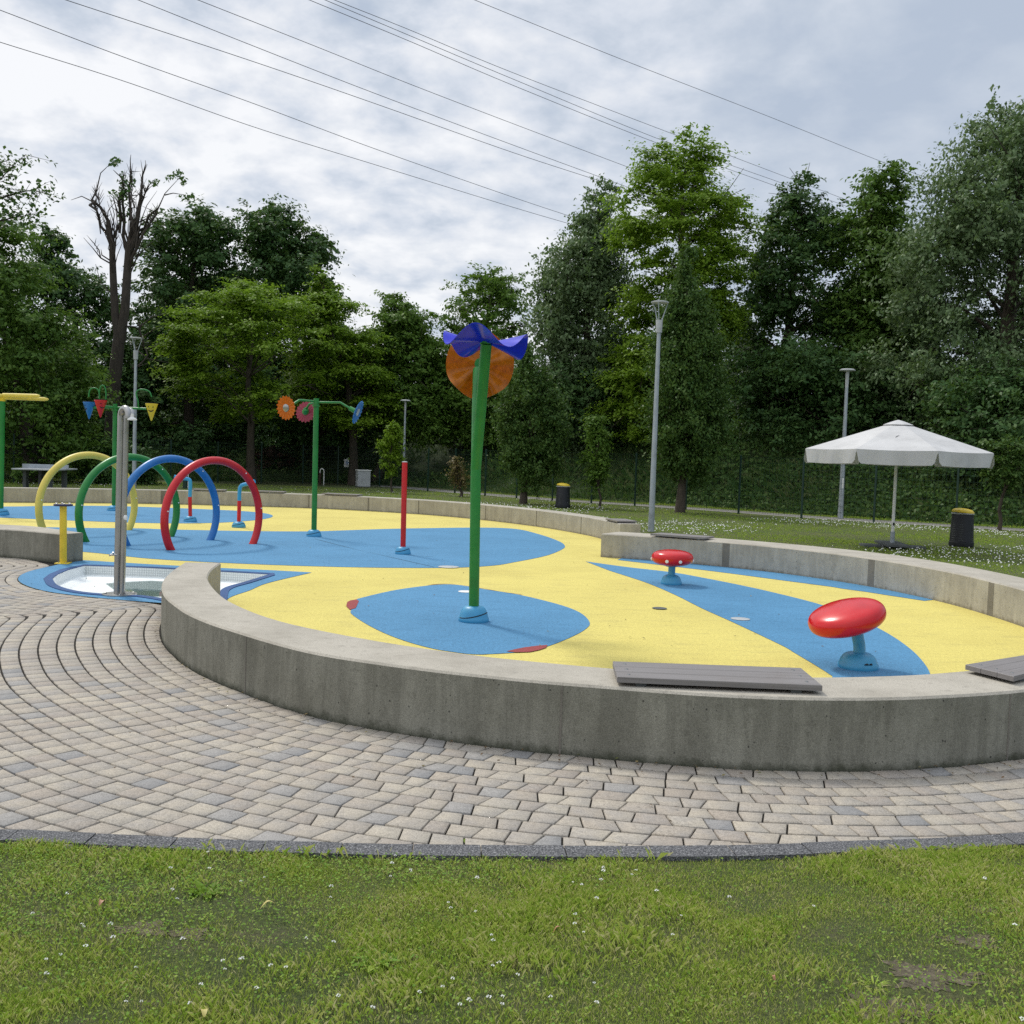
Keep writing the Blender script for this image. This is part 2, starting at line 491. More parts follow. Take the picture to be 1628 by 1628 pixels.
def bigmesh(name, verts, faces, mat, parent=None, smooth=False, nper=4):
    me = bpy.data.meshes.new(name)
    verts = np.asarray(verts, dtype=np.float32).reshape(-1, 3)
    faces = np.asarray(faces, dtype=np.int32).reshape(-1, nper)
    me.vertices.add(len(verts)); me.vertices.foreach_set('co', verts.ravel())
    me.loops.add(faces.size); me.loops.foreach_set('vertex_index', faces.ravel())
    me.polygons.add(len(faces))
    me.polygons.foreach_set('loop_start', np.arange(0, faces.size, nper, dtype=np.int32))
    try:
        me.polygons.foreach_set('loop_total', np.full(len(faces), nper, dtype=np.int32))
    except Exception:
        pass
    if smooth:
        me.polygons.foreach_set('use_smooth', np.ones(len(faces), dtype=bool))
    me.update(calc_edges=True)
    me.materials.append(mat)
    o = bpy.data.objects.new(name, me)
    col.objects.link(o)
    if parent is not None:
        o.parent = parent
    return o

def tag(o, label, cat, group=None):
    o['label'] = label; o['category'] = cat
    if group:
        o['group'] = group
    return o

def thing(name, label, cat, loc=(0, 0, 0), rz=0.0, group=None):
    o = bpy.data.objects.new(name, None)
    o.empty_display_size = 0.2
    col.objects.link(o)
    o.location = tuple(map(float, loc)); o.rotation_euler = (0, 0, rz)
    return tag(o, label, cat, group)

def struct(o, kind='structure'):
    o['kind'] = kind
    return o

def copy_tree(o, parent=None):
    c = o.copy(); col.objects.link(c)
    if parent is not None:
        c.parent = parent
    for ch in [q for q in bpy.data.objects if q.parent == o]:
        copy_tree(ch, c)
    return c

def catmull(pts, n):
    p = np.array(pts, float)
    p = np.vstack([2 * p[0] - p[1], p, 2 * p[-1] - p[-2]])
    out = []
    for i in range(1, len(p) - 2):
        t = np.linspace(0, 1, 16, endpoint=False)[:, None]
        a, b, c, d = p[i - 1], p[i], p[i + 1], p[i + 2]
        out.append(0.5 * ((2 * b) + (-a + c) * t + (2 * a - 5 * b + 4 * c - d) * t ** 2 + (-a + 3 * b - 3 * c + d) * t ** 3))
    q = np.vstack(out + [p[-2][None]])
    return resample(q, n)

def arclen(q):
    return np.concatenate([[0], np.cumsum(np.linalg.norm(np.diff(q, axis=0), axis=1))])

def resample(q, n):
    s = arclen(q); t = np.linspace(0, s[-1], n)
    return np.stack([np.interp(t, s, q[:, k]) for k in range(q.shape[1])], 1)

def smooth_line(q, it):
    q = q.copy()
    for _ in range(it):
        q[1:-1] = 0.25 * q[:-2] + 0.5 * q[1:-1] + 0.25 * q[2:]
    return q

def normals2(q):
    t = np.gradient(q, axis=0)
    t /= np.linalg.norm(t, axis=1)[:, None] + 1e-12
    return np.stack([-t[:, 1], t[:, 0]], 1)        # left normals

def inpoly(x, y, poly):
    poly = np.asarray(poly); r = np.zeros(len(x), bool)
    j = len(poly) - 1
    for i in range(len(poly)):
        xi, yi = poly[i]; xj, yj = poly[j]
        c = ((yi > y) != (yj > y)) & (x < (xj - xi) * (y - yi) / (yj - yi + 1e-12) + xi)
        r ^= c
        j = i
    return r

def sheet(name, outlines, z, mat, thick=0.0):
    vs, es = [], []
    for o in outlines:
        n0 = len(vs); o = [tuple(map(float, q[:2])) for q in o]
        vs += [Vector(q) for q in o]
        es += [(n0 + i, n0 + (i + 1) % len(o)) for i in range(len(o))]
    v2, _, f2 = delaunay_2d_cdt(vs, es, [], 0, 1e-5)[:3]
    va = np.array([(v.x, v.y) for v in v2])
    cc_ = np.array([va[list(f)].mean(0) for f in f2])
    kp = inpoly(cc_[:, 0], cc_[:, 1], np.array([q[:2] for q in outlines[0]]))
    for h in outlines[1:]:
        kp &= ~inpoly(cc_[:, 0], cc_[:, 1], np.array([q[:2] for q in h]))
    me = bpy.data.meshes.new(name)
    me.from_pydata([(v.x, v.y, 0) for v in v2], [], [tuple(f) for f, k in zip(f2, kp) if k])
    bm = bmesh.new(); bm.from_mesh(me)
    bmesh.ops.remove_doubles(bm, verts=bm.verts, dist=1e-5)
    for f in bm.faces:
        if f.normal.z < 0:
            f.normal_flip()
    if thick > 0:
        g = bmesh.ops.extrude_face_region(bm, geom=list(bm.faces))
        for v in [e for e in g['geom'] if isinstance(e, bmesh.types.BMVert)]:
            v.co.z += thick
        bmesh.ops.recalc_face_normals(bm, faces=bm.faces)
    for v in bm.verts:
        v.co.z += z
    bm.to_mesh(me); bm.free()
    me.name = name
    me.materials.clear(); me.materials.append(mat)
    o = bpy.data.objects.new(name, me); col.objects.link(o)
    return o

# ------------------------------------------------------------------ layout curves
WH = 0.415
outer_px = [(254.7, 998), (258.7, 1017.6), (269.5, 1035.3), (289, 1054), (314.7, 1069.7), (338, 1081.5), (377.6, 1097.2), (417, 1113),
            (456, 1126.7), (505, 1141.4), (560, 1152.2), (613.7, 1161.7), (687, 1174), (761, 1183.8), (859, 1196), (940, 1203),
            (1018, 1211), (1116.6, 1219), (1215, 1224.5), (1320, 1226), (1398, 1225), (1496.6, 1219), (1570, 1212), (1628, 1205)]
outer_n = [P2(293, 894, WH), P2(276, 905, WH), P2(262.5, 917, WH), P2(257, 930, 0.405), P2(258, 942, .405), P2(265.5, 953.7, .405), P2(285, 968.5, .405)]
outer_n += [P2(*q) for q in outer_px[3:]]
outer_n += [(3.9, 6.55), (4.75, 7.25), (5.5, 8.25), (6.05, 9.5), (6.33, 10.9), (6.42, 12.2), (6.36, 13.5), (6.15, 14.75), (5.68, 15.95),
            (4.95, 16.9), (4.0, 17.75), (2.95, 18.4), (1.99, 18.82)]
inner_n = [P2(351, 894.7, WH), P2(336, 905.5, WH), P2(330.4, 917.3, WH), P2(334.3, 927, WH), P2(346, 941, WH), P2(362, 953.7, WH), P2(387.4, 966.5, WH),
           P2(417, 978.3, WH), P2(456, 990, WH), P2(495.5, 999, WH), P2(560, 1011.7, WH), P2(638, 1025, WH), P2(753.8, 1041.3, WH), P2(835, 1050, WH),
           P2(940, 1059.7, WH), P2(1060, 1069, WH), P2(1200, 1075, WH), P2(1313, 1076.5, WH), P2(1398, 1074.6, WH), P2(1479, 1071, WH)]
inner_n += [(3.4, 6.85), (4.25, 7.5), (4.95, 8.4), (5.48, 9.6), (5.73, 11.0), (5.76, 12.3), (5.66, 13.4), (5.33, 14.6), (4.9, 15.5), (4.3, 16.35),
            (3.5, 17.1), (2.5, 17.75), (1.60, 18.14)]
NW = 240
OUT = smooth_line(catmull(outer_n, NW), 3)
INN = smooth_line(catmull(inner_n, NW), 3)

far_pts = [(-19.5, 22.2), (-18.6, 25.0), (-16.8, 27.2), (-14.28, 28.75), (-11.9, 30.05), (-10.2, 30.62), (-7.9, 30.9), (-6, 30.85), (-4.4, 30.4), (-2.4, 29.35),
           (-0.76, 27.75), (0.66, 25.7), (1.61, 23.65), (1.98, 22.4), (2.25, 21.2)]
FIN = smooth_line(catmull(far_pts, 160), 4)
FOUT = FIN + normals2(FIN) * 0.45 * (1 if (normals2(FIN)[80] @ np.array([0, 1])) > 0 else -1)

bl_front = [(-14.5, 17.6), (-11.5, 16.1), P2(0, 885.5), P2(50, 889.5), P2(100, 895)]
bl_back = [(-14.3, 18.1), (-11.3, 16.6), P2(-2, 833.5, WH), P2(60, 837.3, WH), P2(131.7, 892)]
BF = catmull(bl_front, 50); BB = catmull(bl_back, 50)

def wall(name, label, A, B, matA, matB, joints=(), h=WH, ch=0.014):
    """A, B: the two plan edges of a curved wall; matA/matB dress its two faces."""
    o = thing(name, label, 'wall', (A[0][0], A[0][1], 0))
    n = len(A)
    nA = (A - B); nA /= np.linalg.norm(nA, axis=1)[:, None]
    mb = MB()
    rings = []
    for i in range(n):
        a, b, u = A[i], B[i], nA[i]
        rings.append([(a[0], a[1], -0.15), (a[0], a[1], h - ch), (a[0] - u[0] * ch, a[1] - u[1] * ch, h),
                      (b[0] + u[0] * ch, b[1] + u[1] * ch, h), (b[0], b[1], h - ch), (b[0], b[1], -0.15)])
    vs = [(q[0] - A[0][0], q[1] - A[0][1], q[2]) for r_ in rings for q in r_]
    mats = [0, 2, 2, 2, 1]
    for k in range(5):
        mb.cur = mats[k]
        fs = [(i * 6 + k, i * 6 + k + 1, (i + 1) * 6 + k + 1, (i + 1) * 6 + k) for i in range(n - 1)]
        if k == 0:
            mb.add(vs, fs)
        else:
            mb.f += fs; mb.mi += [mb.cur] * len(fs)
    mb.cur = 0
    mb.f += [(5, 4, 3, 2, 1, 0), tuple((n - 1) * 6 + k for k in range(6))]; mb.mi += [0, 0]
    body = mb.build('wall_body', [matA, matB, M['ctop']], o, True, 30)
    bm = bmesh.new(); bm.from_mesh(body.data); bmesh.ops.recalc_face_normals(bm, faces=bm.faces); bm.to_mesh(body.data); bm.free()
    for (s, w, side) in joints:                 # filled expansion joints, a few mm proud
        E_ = B if side else A
        sg = -1 if side else 1
        L = arclen(E_)
        t = np.linspace(s - w / 2, s + w / 2, 5)
        q = np.stack([np.interp(t, L, E_[:, 0]), np.interp(t, L, E_[:, 1])], 1)
        u = np.stack([np.interp(t, L, nA[:, 0]), np.interp(t, L, nA[:, 1])], 1) * sg
        jb = MB()
        vv = []
        for j in range(5):
            for off in (0.003, -0.02):
                for z in (-0.1, h - ch - 0.002):
                    vv.append((q[j][0] + u[j][0] * off - A[0][0], q[j][1] + u[j][1] * off - A[0][1], z))
        ff = []
        for j in range(4):
            a, b = j * 4, (j + 1) * 4
            ff += [(a, b, b + 1, a + 1), (a + 2, a + 3, b + 3, b + 2), (a + 1, b + 1, b + 3, a + 3)]
        ff += [(0, 1, 3, 2), (16, 18, 19, 17)]
        jb.add(vv, ff)
        jb.build('expansion_joint', M['cjoint'], o, False)
    return o

def arc_at(E_, q):
    d = np.linalg.norm(E_ - np.array(q), axis=1)
    return arclen(E_)[int(np.argmin(d))]

jr = [arc_at(INN, P2(1166, 901)), arc_at(INN, P2(1371, 933)), arc_at(INN, P2(1559, 978))]
jo = [arc_at(OUT, P2(395, 1104)), arc_at(OUT, P2(895, 1200)), arc_at(OUT, P2(1595, 1208))]
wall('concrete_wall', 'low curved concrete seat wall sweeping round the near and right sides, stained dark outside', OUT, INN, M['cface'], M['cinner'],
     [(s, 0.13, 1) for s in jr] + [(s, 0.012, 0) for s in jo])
jf = [arc_at(FIN, P2(x, 810)) for x in (0, 0)]
jfx = [(265, 801.5), (492, 808.5), (590, 812), (684, 817), (769, 827), (855, 837.5), (923.6, 849.3)]
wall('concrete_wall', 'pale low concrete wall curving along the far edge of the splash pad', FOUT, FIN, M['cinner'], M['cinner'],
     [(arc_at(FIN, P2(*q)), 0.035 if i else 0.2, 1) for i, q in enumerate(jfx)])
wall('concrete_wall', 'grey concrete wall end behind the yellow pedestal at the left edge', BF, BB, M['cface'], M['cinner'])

# ------------------------------------------------------------------ setting: ground sheets
blue_border = [P2(*q) for q in [(132, 891), (92, 898), (46, 909), (29, 919.7), (40, 930.5), (76.8, 941), (138, 949), (215, 956), (256.5, 959)]]
bb_front = catmull(blue_border[1:], 60)
pool_edge_right = catmull([P2(256.5, 959), (-3.15, 10.9), (-2.95, 10.35), P2(361.9, 952.7), P2(397, 939), P2(426.7, 927), P2(495.5, 910.5)], 40)
border_outer = np.vstack([[blue_border[0]], bb_front, pool_edge_right[1:], [P2(436.6, 907.2)], [P2(352, 903.4)], [P2(240, 897.5)]])
pool_pts = [P2(83, 921), P2(92, 932), P2(123, 941), P2(172, 946), P2(230, 948.5)] + [(-3.55, 11.15), (-3.2, 11.05)] + [P2(353, 938), P2(390, 926), P2(430, 913.6)]
pool_front = catmull(pool_pts, 60)
pool_back = np.array([P2(430, 913.6), P2(352, 909.3), P2(240, 903.4), P2(135, 899.7), P2(108, 907), P2(92, 914), P2(83, 921)])
POOL = np.vstack([pool_front, pool_back[1:-1]])

MIDN = 0.5 * (OUT + INN); MIDF = 0.5 * (FIN + FOUT)
yellow_outline = np.vstack([0.5 * (BF + BB), [P2(100, 894)], bb_front, MIDN[:-1], [(2.2, 18.5), (3.4, 19.0), (3.6, 20.2), (2.5, 21.3)], MIDF[::-1]])
o = struct(sheet('rubber_surface', [yellow_outline, POOL], 0.0, M['rub_y']))

A_ = np.vstack([catmull([P2(-160, 803), P2(0, 805.5), P2(90, 804.3), P2(184, 804.8), P2(307, 809), P2(399, 813.7), P2(433, 819.5), P2(415, 826), P2(338, 831.5), P2(215, 831.2), P2(0, 823), P2(-160, 815)], 120)])
B_ = catmull([P2(-60, 840), P2(60, 838.5), P2(132.7, 839.5), P2(221, 840.3), P2(270, 842), P2(400, 844.6), P2(497, 845), P2(560, 843), P2(634, 840.7), P2(756.6, 839), P2(818, 841),
              P2(855, 849), P2(887, 860), P2(898, 868), P2(892, 874.5), P2(867, 884), P2(818, 894), P2(781, 899.7), P2(707, 903), P2(560, 902), P2(400, 897), P2(246, 889), P2(132.7, 877.6), P2(-20, 868)], 200)
cc = lambda L_, ox, oy, s: [P2(ox + x / s, oy + y / s) for x, y in L_]
C_ = cc([(110, 215), (250, 180), (400, 150), (600, 125), (750, 122), (930, 150), (1150, 185), (1400, 245), (1550, 300), (1617, 365), (1590, 410), (1500, 460), (1350, 520),
         (1200, 555), (1000, 570), (860, 573), (700, 553), (600, 535), (450, 495), (300, 440), (170, 375), (78, 312), (75, 285)], 540, 900, 4.07)
C_ = catmull(C_ + [C_[0]], 140)[:-1]
red1 = cc([(42, 262), (50, 235), (70, 226), (110, 219), (124, 230), (104, 275), (66, 286)], 540, 900, 4.07)
red2 = cc([(1080, 556), (1140, 542), (1200, 530), (1280, 520), (1345, 515), (1335, 532), (1290, 548), (1230, 560), (1140, 563)], 540, 900, 4.07)
D_up = cc([(45, 215), (300, 250), (600, 285), (800, 320), (1100, 380), (1400, 450), (1600, 505)], 920, 840, 4.07) + cc([(150, 540), (360, 632), (500, 710), (620, 800), (700, 890), (735, 960)], 1300, 840, 4.07)
D_lo = [P2(1323.5, 1075.5), P2(1297, 1058.6), P2(1260, 1036.5)] + cc([(1310, 757), (1000, 610), (800, 520), (620, 430), (430, 350), (200, 275)], 920, 840, 4.07)
D_ = np.vstack([catmull(D_up, 80), [(2.68, 6.3), (1.92, 6.2)], catmull(D_lo[0:1] + D_lo[1:], 60)])
E_lo = cc([(250, 205), (480, 232), (720, 260), (1000, 295), (1300, 335), (1628, 378)], 920, 840, 4.07) + cc([(150, 390), (300, 410), (480, 438), (690, 470)], 1300, 840, 4.07)
i0 = int(np.argmin(np.linalg.norm(MIDN - np.array(P2(1470, 950)), axis=1)))
i1 = int(np.argmin(np.linalg.norm(MIDN - np.array(P2(985, 885)), axis=1)))
E_ = np.vstack([catmull(E_lo, 60), MIDN[i0:i1]])
for nm, L_ in (('blue_rubber_patch', A_), ('blue_rubber_patch', B_), ('blue_rubber_patch', C_), ('blue_rubber_patch', D_), ('blue_rubber_patch', E_)):
    struct(sheet(nm, [L_], 0.004, M['rub_b']))
struct(sheet('blue_pool_border', [border_outer, POOL], 0.0045, M['rub_b']))
nP = normals2(np.vstack([POOL[-1:], POOL, POOL[:1]]))[1:-1]
sgn = 1.0
cent = POOL.mean(0)
if ((POOL - cent) * nP).sum() < 0:
    sgn = -1.0
RIM = POOL + nP * sgn * 0.10
struct(sheet('navy_pool_rim', [RIM, POOL], 0.002, M['rub_n'], 0.012))
for L_ in (red1, red2):
    struct(sheet('red_rubber_repair', [np.array(L_)], 0.008, M['rub_r']))

# seams and lifted edges of the rubber
def strip(name, pts, w, z, mat):
    q = catmull([P2(*p) for p in pts], 40); n_ = normals2(q)
    w_ = w * (0.6 + 0.4 * np.sin(np.linspace(0, 9, 40)))[:, None]
    return struct(sheet(name, [np.vstack([q + n_ * w_ / 2, (q - n_ * w_ / 2)[::-1]])], z, mat))
M['seam'] = rubber('rubber_seam', (0.04, 0.09, 0.14), (0.03, 0.07, 0.11), (0.03, 0.06, 0.1))
M['edge'] = rubber('lifted_rubber_edge', (0.22, 0.12, 0.08), (0.16, 0.09, 0.06), (0.14, 0.08, 0.06))
strip('rubber_seam', [(500, 857), (560, 872.5), (620, 886), (690, 902)], 0.018, 0.0062, M['seam'])
strip('rubber_seam', [(640, 882), (670, 884.5), (690, 886)], 0.014, 0.0064, M['seam'])
strip('rubber_edge', [(680, 931), (700, 929), (725, 929.6), (768, 936.5)], 0.03, 0.0062, M['edge'])
strip('rubber_edge', [(768, 936.5), (800, 942), (830, 946)], 0.022, 0.0066, M['edge'])

# pool basin and water
def basin():
    n = len(POOL)
    L = arclen(np.vstack([POOL, POOL[:1]]))
    ins = lambda d: POOL - nP * sgn * d
    vs, fs, mi, uvs = [], [], [], []
    lev = [(0.0, 0.003), (0.006, -0.12), (0.10, -0.135), (0.22, -0.165)]
    for d, z in lev:
        q = ins(d)
        for i in range(n):
            vs.append((q[i][0], q[i][1], z))
    for k in range(3):
        for i in range(n):
            j = (i + 1) % n
            fs.append((k * n + i, k * n + j, (k + 1) * n + j, (k + 1) * n + i)); mi.append(0 if k == 0 and 58 <= i < n - 3 else 1)
            uvs.append([(L[i], lev[k][1]), (L[i + 1], lev[k][1]), (L[i + 1], lev[k + 1][1]), (L[i], lev[k + 1][1])])
    me = bpy.data.meshes.new('pool_basin')
    me.from_pydata(vs, [], fs)
    me.materials.append(M['tile']); me.materials.append(M['poolwhite'])
    me.polygons.foreach_set('material_index', mi)
    ul = me.uv_layers.new(name='UVMap')
    flat = [c for u in uvs for p in u for c in p]
    ul.data.foreach_set('uv', flat)
    ob = bpy.data.objects.new('pool_basin', me); col.objects.link(ob)
    return ob
struct(basin())
big = POOL - cent; big = cent + big * 1.05
struct(sheet('pool_floor', [big], -0.160, M['poolwhite']))
pud = catmull([P2(168, 927.5, -.15), P2(200, 925, -.15), P2(258, 922.5, -.15), P2(300, 925, -.15), P2(330, 935, -.15), P2(300, 946, -.15), P2(258, 948, -.15), P2(222, 947.5, -.15), P2(190, 941, -.15), P2(168, 927.5, -.15)], 60)[:-1]
struct(sheet('pool_water', [pud], -0.150, M['water']))

# ground sheet with the pool cut out
g = [(-420, -60), (420, -60), (420, 460), (-420, 460)]
struct(sheet('lawn', [g, cent + (POOL - cent) * 1.10], -0.0165, M['lawn']))

# kerb
kin = catmull([(-9.0, 7.4), P2(-350, 1290), P2(0, 1318), P2(200, 1328), P2(407, 1337), P2(600, 1342.5), P2(814, 1345), P2(1114, 1345.5), P2(1314, 1340), P2(1628, 1325), (4.4, 5.35), (7.0, 7.0), (9.0, 9.6)], 160)
nk = normals2(kin)
if nk[80][1] > 0:
    nk = -nk
kout = kin + nk * 0.125
kb = MB()
Lk = arclen(kin); s = 0.0; top = 0.004
while s < Lk[-1] - 0.3:
    w = 0.34 + random.uniform(-0.05, 0.05)
    t = np.array([s + 0.003, s + w * 0.5, s + w - 0.003])
    a = np.stack([np.interp(t, Lk, kin[:, 0]), np.interp(t, Lk, kin[:, 1])], 1)
    b = np.stack([np.interp(t, Lk, kout[:, 0]), np.interp(t, Lk, kout[:, 1])], 1)
    zt = top + random.uniform(-0.002, 0.002)
    vv = [(p[0], p[1], z) for p in np.vstack([a, b]) for z in (-0.1, zt)]
    kb.add(vv, [(1, 3, 9, 7), (3, 5, 11, 9), (0, 6, 8, 2), (2, 8, 10, 4), (0, 2, 3, 1), (2, 4, 5, 3), (6, 7, 9, 8), (8, 9, 11, 10), (0, 1, 7, 6), (4, 10, 11, 5)])
    s += w
struct(kb.build('kerb', M['kerb'], None, False))

# paving: courses of blocks that run parallel to the pool border and the wall
pave_bed = np.vstack([kin, MIDN[int(NW * 0.62):int(NW * 0.02):-1], bb_front[::-1], [P2(100, 894)], (0.5 * (BF + BB))[::-1], [(-14.6, 12)]])
struct(sheet('paving_bed', [pave_bed], -0.012, M['sand']))
base = np.vstack([BF[:-4], [P2(86, 899.5)], bb_front[4:-1], OUT[6:int(NW * 0.66)]])
base = smooth_line(resample(base, 700), 8)
nb = normals2(base)
if nb[500][1] > 0:
    nb = -nb
W = 0.141
bverts, bfaces = [], []
kk = np.vstack([kin + nk * 0.06, [(12, -3), (-14, -3)]])
for c in range(67):
    D0 = 0.008 + (c + 0.5) * W
    q = base + nb * D0
    dm = np.empty(len(q))
    for i in range(0, len(q), 100):
        dm[i:i + 100] = np.sqrt(((q[i:i + 100, None, :] - base[None]) ** 2).sum(-1)).min(1)
    q = q[dm > D0 - 0.02]
    if len(q) < 10:
        continue
    q = smooth_line(resample(q, int(arclen(q)[-1] / 0.05) + 4), 10)
    nq = normals2(q); L = arclen(q)
    s = random.uniform(0, 0.2)
    sk0 = random.uniform(-0.008, 0.008)
    while s < L[-1] - 0.3:
        xm = np.interp(s, L, q[:, 0])
        ln = random.choice((0.108, 0.128, 0.142, 0.142, 0.16, 0.172)) if xm > -1.2 else random.choice((0.142, 0.146, 0.15))
        sk1 = random.uniform(-0.022, 0.022) if xm > -1.2 else random.uniform(-0.004, 0.004)
        gap = 0.0046; gw = 0.0072
        t = np.array([s + gap, s + ln - gap])
        c2 = np.stack([np.interp(t, L, q[:, 0]), np.interp(t, L, q[:, 1])], 1)
        n2 = np.stack([np.interp(t, L, nq[:, 0]), np.interp(t, L, nq[:, 1])], 1)
        tg = (c2[1] - c2[0]) / (np.linalg.norm(c2[1] - c2[0]) + 1e-9)
        hw = W / 2 - gw
        cs = np.array([c2[0] + n2[0] * hw + tg * sk0, c2[1] + n2[1] * hw + tg * sk1, c2[1] - n2[1] * hw - tg * sk1, c2[0] - n2[0] * hw - tg * sk0])
        m_ = cs.mean(0)
        s += ln; sk0 = sk1
        if not (-13 < m_[0] < 9 and 2 < m_[1] < 17.5):
            continue
        bverts.append(cs)
B4 = np.array(bverts)
mm = B4.mean(1)
keep = ~inpoly(mm[:, 0], mm[:, 1], kk) & inpoly(mm[:, 0], mm[:, 1], np.vstack([pave_bed[:len(kin)] + nk * 0.06, pave_bed[len(kin):]]))
B4 = B4[keep]; mm = mm[keep]
nbk = len(B4)
dz = rng.uniform(-0.0022, 0.0015, nbk)
tilt = rng.uniform(-0.0012, 0.0012, (nbk, 4))
vt = np.zeros((nbk, 12, 3), np.float32)
inn_ = mm[:, None, :] + (B4 - mm[:, None, :]) * 0.962
vt[:, 0:4, :2] = inn_; vt[:, 0:4, 2] = dz[:, None] + tilt
vt[:, 4:8, :2] = B4; vt[:, 4:8, 2] = dz[:, None] - 0.003 + tilt
vt[:, 8:12, :2] = B4; vt[:, 8:12, 2] = -0.03
fq = [(0, 1, 2, 3)]
for k in range(4):
    fq += [(k, 4 + k, 4 + (k + 1) % 4, (k + 1) % 4), (4 + k, 8 + k, 8 + (k + 1) % 4, 4 + (k + 1) % 4)]
fq = np.array(fq)
# make tops face up
ar = (B4[:, 1, 0] - B4[:, 0, 0]) * (B4[:, 2, 1] - B4[:, 0, 1]) - (B4[:, 1, 1] - B4[:, 0, 1]) * (B4[:, 2, 0] - B4[:, 0, 0])
ff = fq[None] + (np.arange(nbk) * 12)[:, None, None]
ff[ar < 0] = ff[ar < 0][:, :, ::-1]
struct(bigmesh('paving', vt, ff, M['brick']))

# ------------------------------------------------------------------ fence line, hill, path
post_px = [(21.6, 767), (109, 765.5), (190, 766), (271, 767.5), (346, 767), (415, 768.5), (481, 768.5), (537, 770), (603, 773), (680, 781), (723, 783.7), (771, 788), (821, 791.8), (878, 796.2),
           (940, 799.8), (1009, 804), (1090, 809.5), (1174, 816), (1274, 823.4), (1389, 830.6), (1519, 838.5)]
posts = [P2(*q) for q in post_px]
posts = [(posts[0][0] - 4, posts[0][1] - 0.6)] + posts + [(posts[-1][0] + 2.6, posts[-1][1] - 1.6), (posts[-1][0] + 5.2, posts[-1][1] - 3.4)]
FL = np.array([(-60, 38.0), (-40, 41.0)] + posts + [(30, 18), (40, 4)])
FLs = smooth_line(resample(FL, 300), 30)
nF = normals2(FLs)
if nF[150][1] < 0:
    nF = -nF

def fence_dist(x, y):
    p = np.stack([np.atleast_1d(x), np.atleast_1d(y)], 1)
    out = np.empty(len(p))
    for i in range(0, len(p), 4000):
        d = np.sqrt(((p[i:i + 4000, None, :] - FLs[None]) ** 2).sum(-1))
        k = d.argmin(1)
        out[i:i + 4000] = d.min(1) * np.sign(((p[i:i + 4000] - FLs[k]) * nF[k]).sum(1))
    return out

def hill(x, y):
    s_ = fence_dist(x, y)
    t = np.clip((s_ - 2.6) / 7.5, 0, 1)
    hgt = 2.9 - 1.5 * np.clip((-np.atleast_1d(x) - 9) / 8, 0, 1)
    return t * t * (3 - 2 * t) * hgt - 0.03 - 0.25 * np.clip((2.9 - s_) / 0.4, 0, 1)

ss = np.array([2.5, 3, 4, 5, 6, 7, 8, 9, 10.5, 13, 20, 45, 90])
hv, hf = [], []
idx = np.arange(0, 300, 3)
for i in idx:
    for s_ in ss:
        q = FLs[i] + nF[i] * s_
        t = min(1, max(0, (s_ - 2.6) / 7.5))
        hgt = 2.9 - 1.5 * min(1, max(0, (-q[0] - 9) / 8))
        hv.append((q[0], q[1], t * t * (3 - 2 * t) * hgt - 0.03 - 0.25 * max(0, min(1, (2.9 - s_) / 0.4))))
ns = len(ss)
for a in range(len(idx) - 1):
    for b in range(ns - 1):
        hf.append((a * ns + b, a * ns + b + 1, (a + 1) * ns + b + 1, (a + 1) * ns + b))
hb = MB(); hb.add(hv, hf)
hl = struct(hb.build('hillside', M['hill'], None, True, 180))
bm = bmesh.new(); bm.from_mesh(hl.data)
for f_ in bm.faces:
    if f_.normal.z < 0:
        f_.normal_flip()
bm.to_mesh(hl.data); bm.free()
i_l = int(np.argmin(np.linalg.norm(FLs - np.array(P2(575, 772)), axis=1)))
pa = FLs[i_l:285] + nF[i_l:285] * 0.35; pb = FLs[i_l:285] + nF[i_l:285] * 1.9
struct(sheet('path', [np.vstack([pa, pb[::-1]])], -0.012, M['path']))

# fence thing: posts and mesh panels
fence = thing('mesh_fence', 'green wire mesh fence on slim posts along the gravel path', 'fence', (posts[10][0], posts[10][1], 0))
fx, fy = posts[10]
for i, (x, y) in enumerate(posts):
    MB().box((x - fx, y - fy, 1.02), (0.06, 0.06, 2.1), math.atan2(posts[min(i + 1, len(posts) - 1)][1] - posts[max(0, i - 1)][1], posts[min(i + 1, len(posts) - 1)][0] - posts[max(0, i - 1)][0]), 0.006).build('post', M['fencegreen'], fence, False)
for (a, b) in zip(posts[:-1], posts[1:]):
    a, b = np.array(a), np.array(b)
    Ls = np.linalg.norm(b - a)
    pm = MB()
    ang = math.atan2(b[1] - a[1], b[0] - a[0])
    mid = (a + b) / 2
    for k in range(11):
        pm.box((mid[0] - fx, mid[1] - fy, 0.06 + 0.195 * k), (Ls - 0.06, 0.007, 0.007), ang)
    nv = int(Ls / 0.11)
    for k in range(1, nv):
        q = a + (b - a) * k / nv
        pm.box((q[0] - fx, q[1] - fy, 1.02), (0.005, 0.005, 1.95), ang)
    pm.build('mesh_panel', M['fencegreen'], fence, False)

# ------------------------------------------------------------------ play equipment
def dome(T, r=0.16, h=0.14, mat='collar', seam=True):
    pr = [(r * 0.97, 0.0), (r, 0.012), (r, 0.035), (r * 0.95, 0.05)]
    for a in np.linspace(0.12, 1.0, 7):
        pr.append((r * (0.93 - 0.55 * a ** 1.7), 0.05 + (h - 0.05) * math.sin(a * math.pi / 2)))
    d = MB().lathe(pr, 36).build('base_collar', M[mat], T)
    if seam:
        pts = []
        for k in range(15):
            a = -2.7 + 2.6 * k / 14
            zz = 0.045 + 0.055 * (0.5 - 0.5 * math.cos(k / 14 * math.pi))
            rr = np.interp(zz, [p[1] for p in pr], [p[0] for p in pr])
            pts.append((rr * math.cos(a), rr * math.sin(a), zz))
        MB().tube(pts[::-1], 0.0055, 6).build('seam', M['dark'], d)
    return d

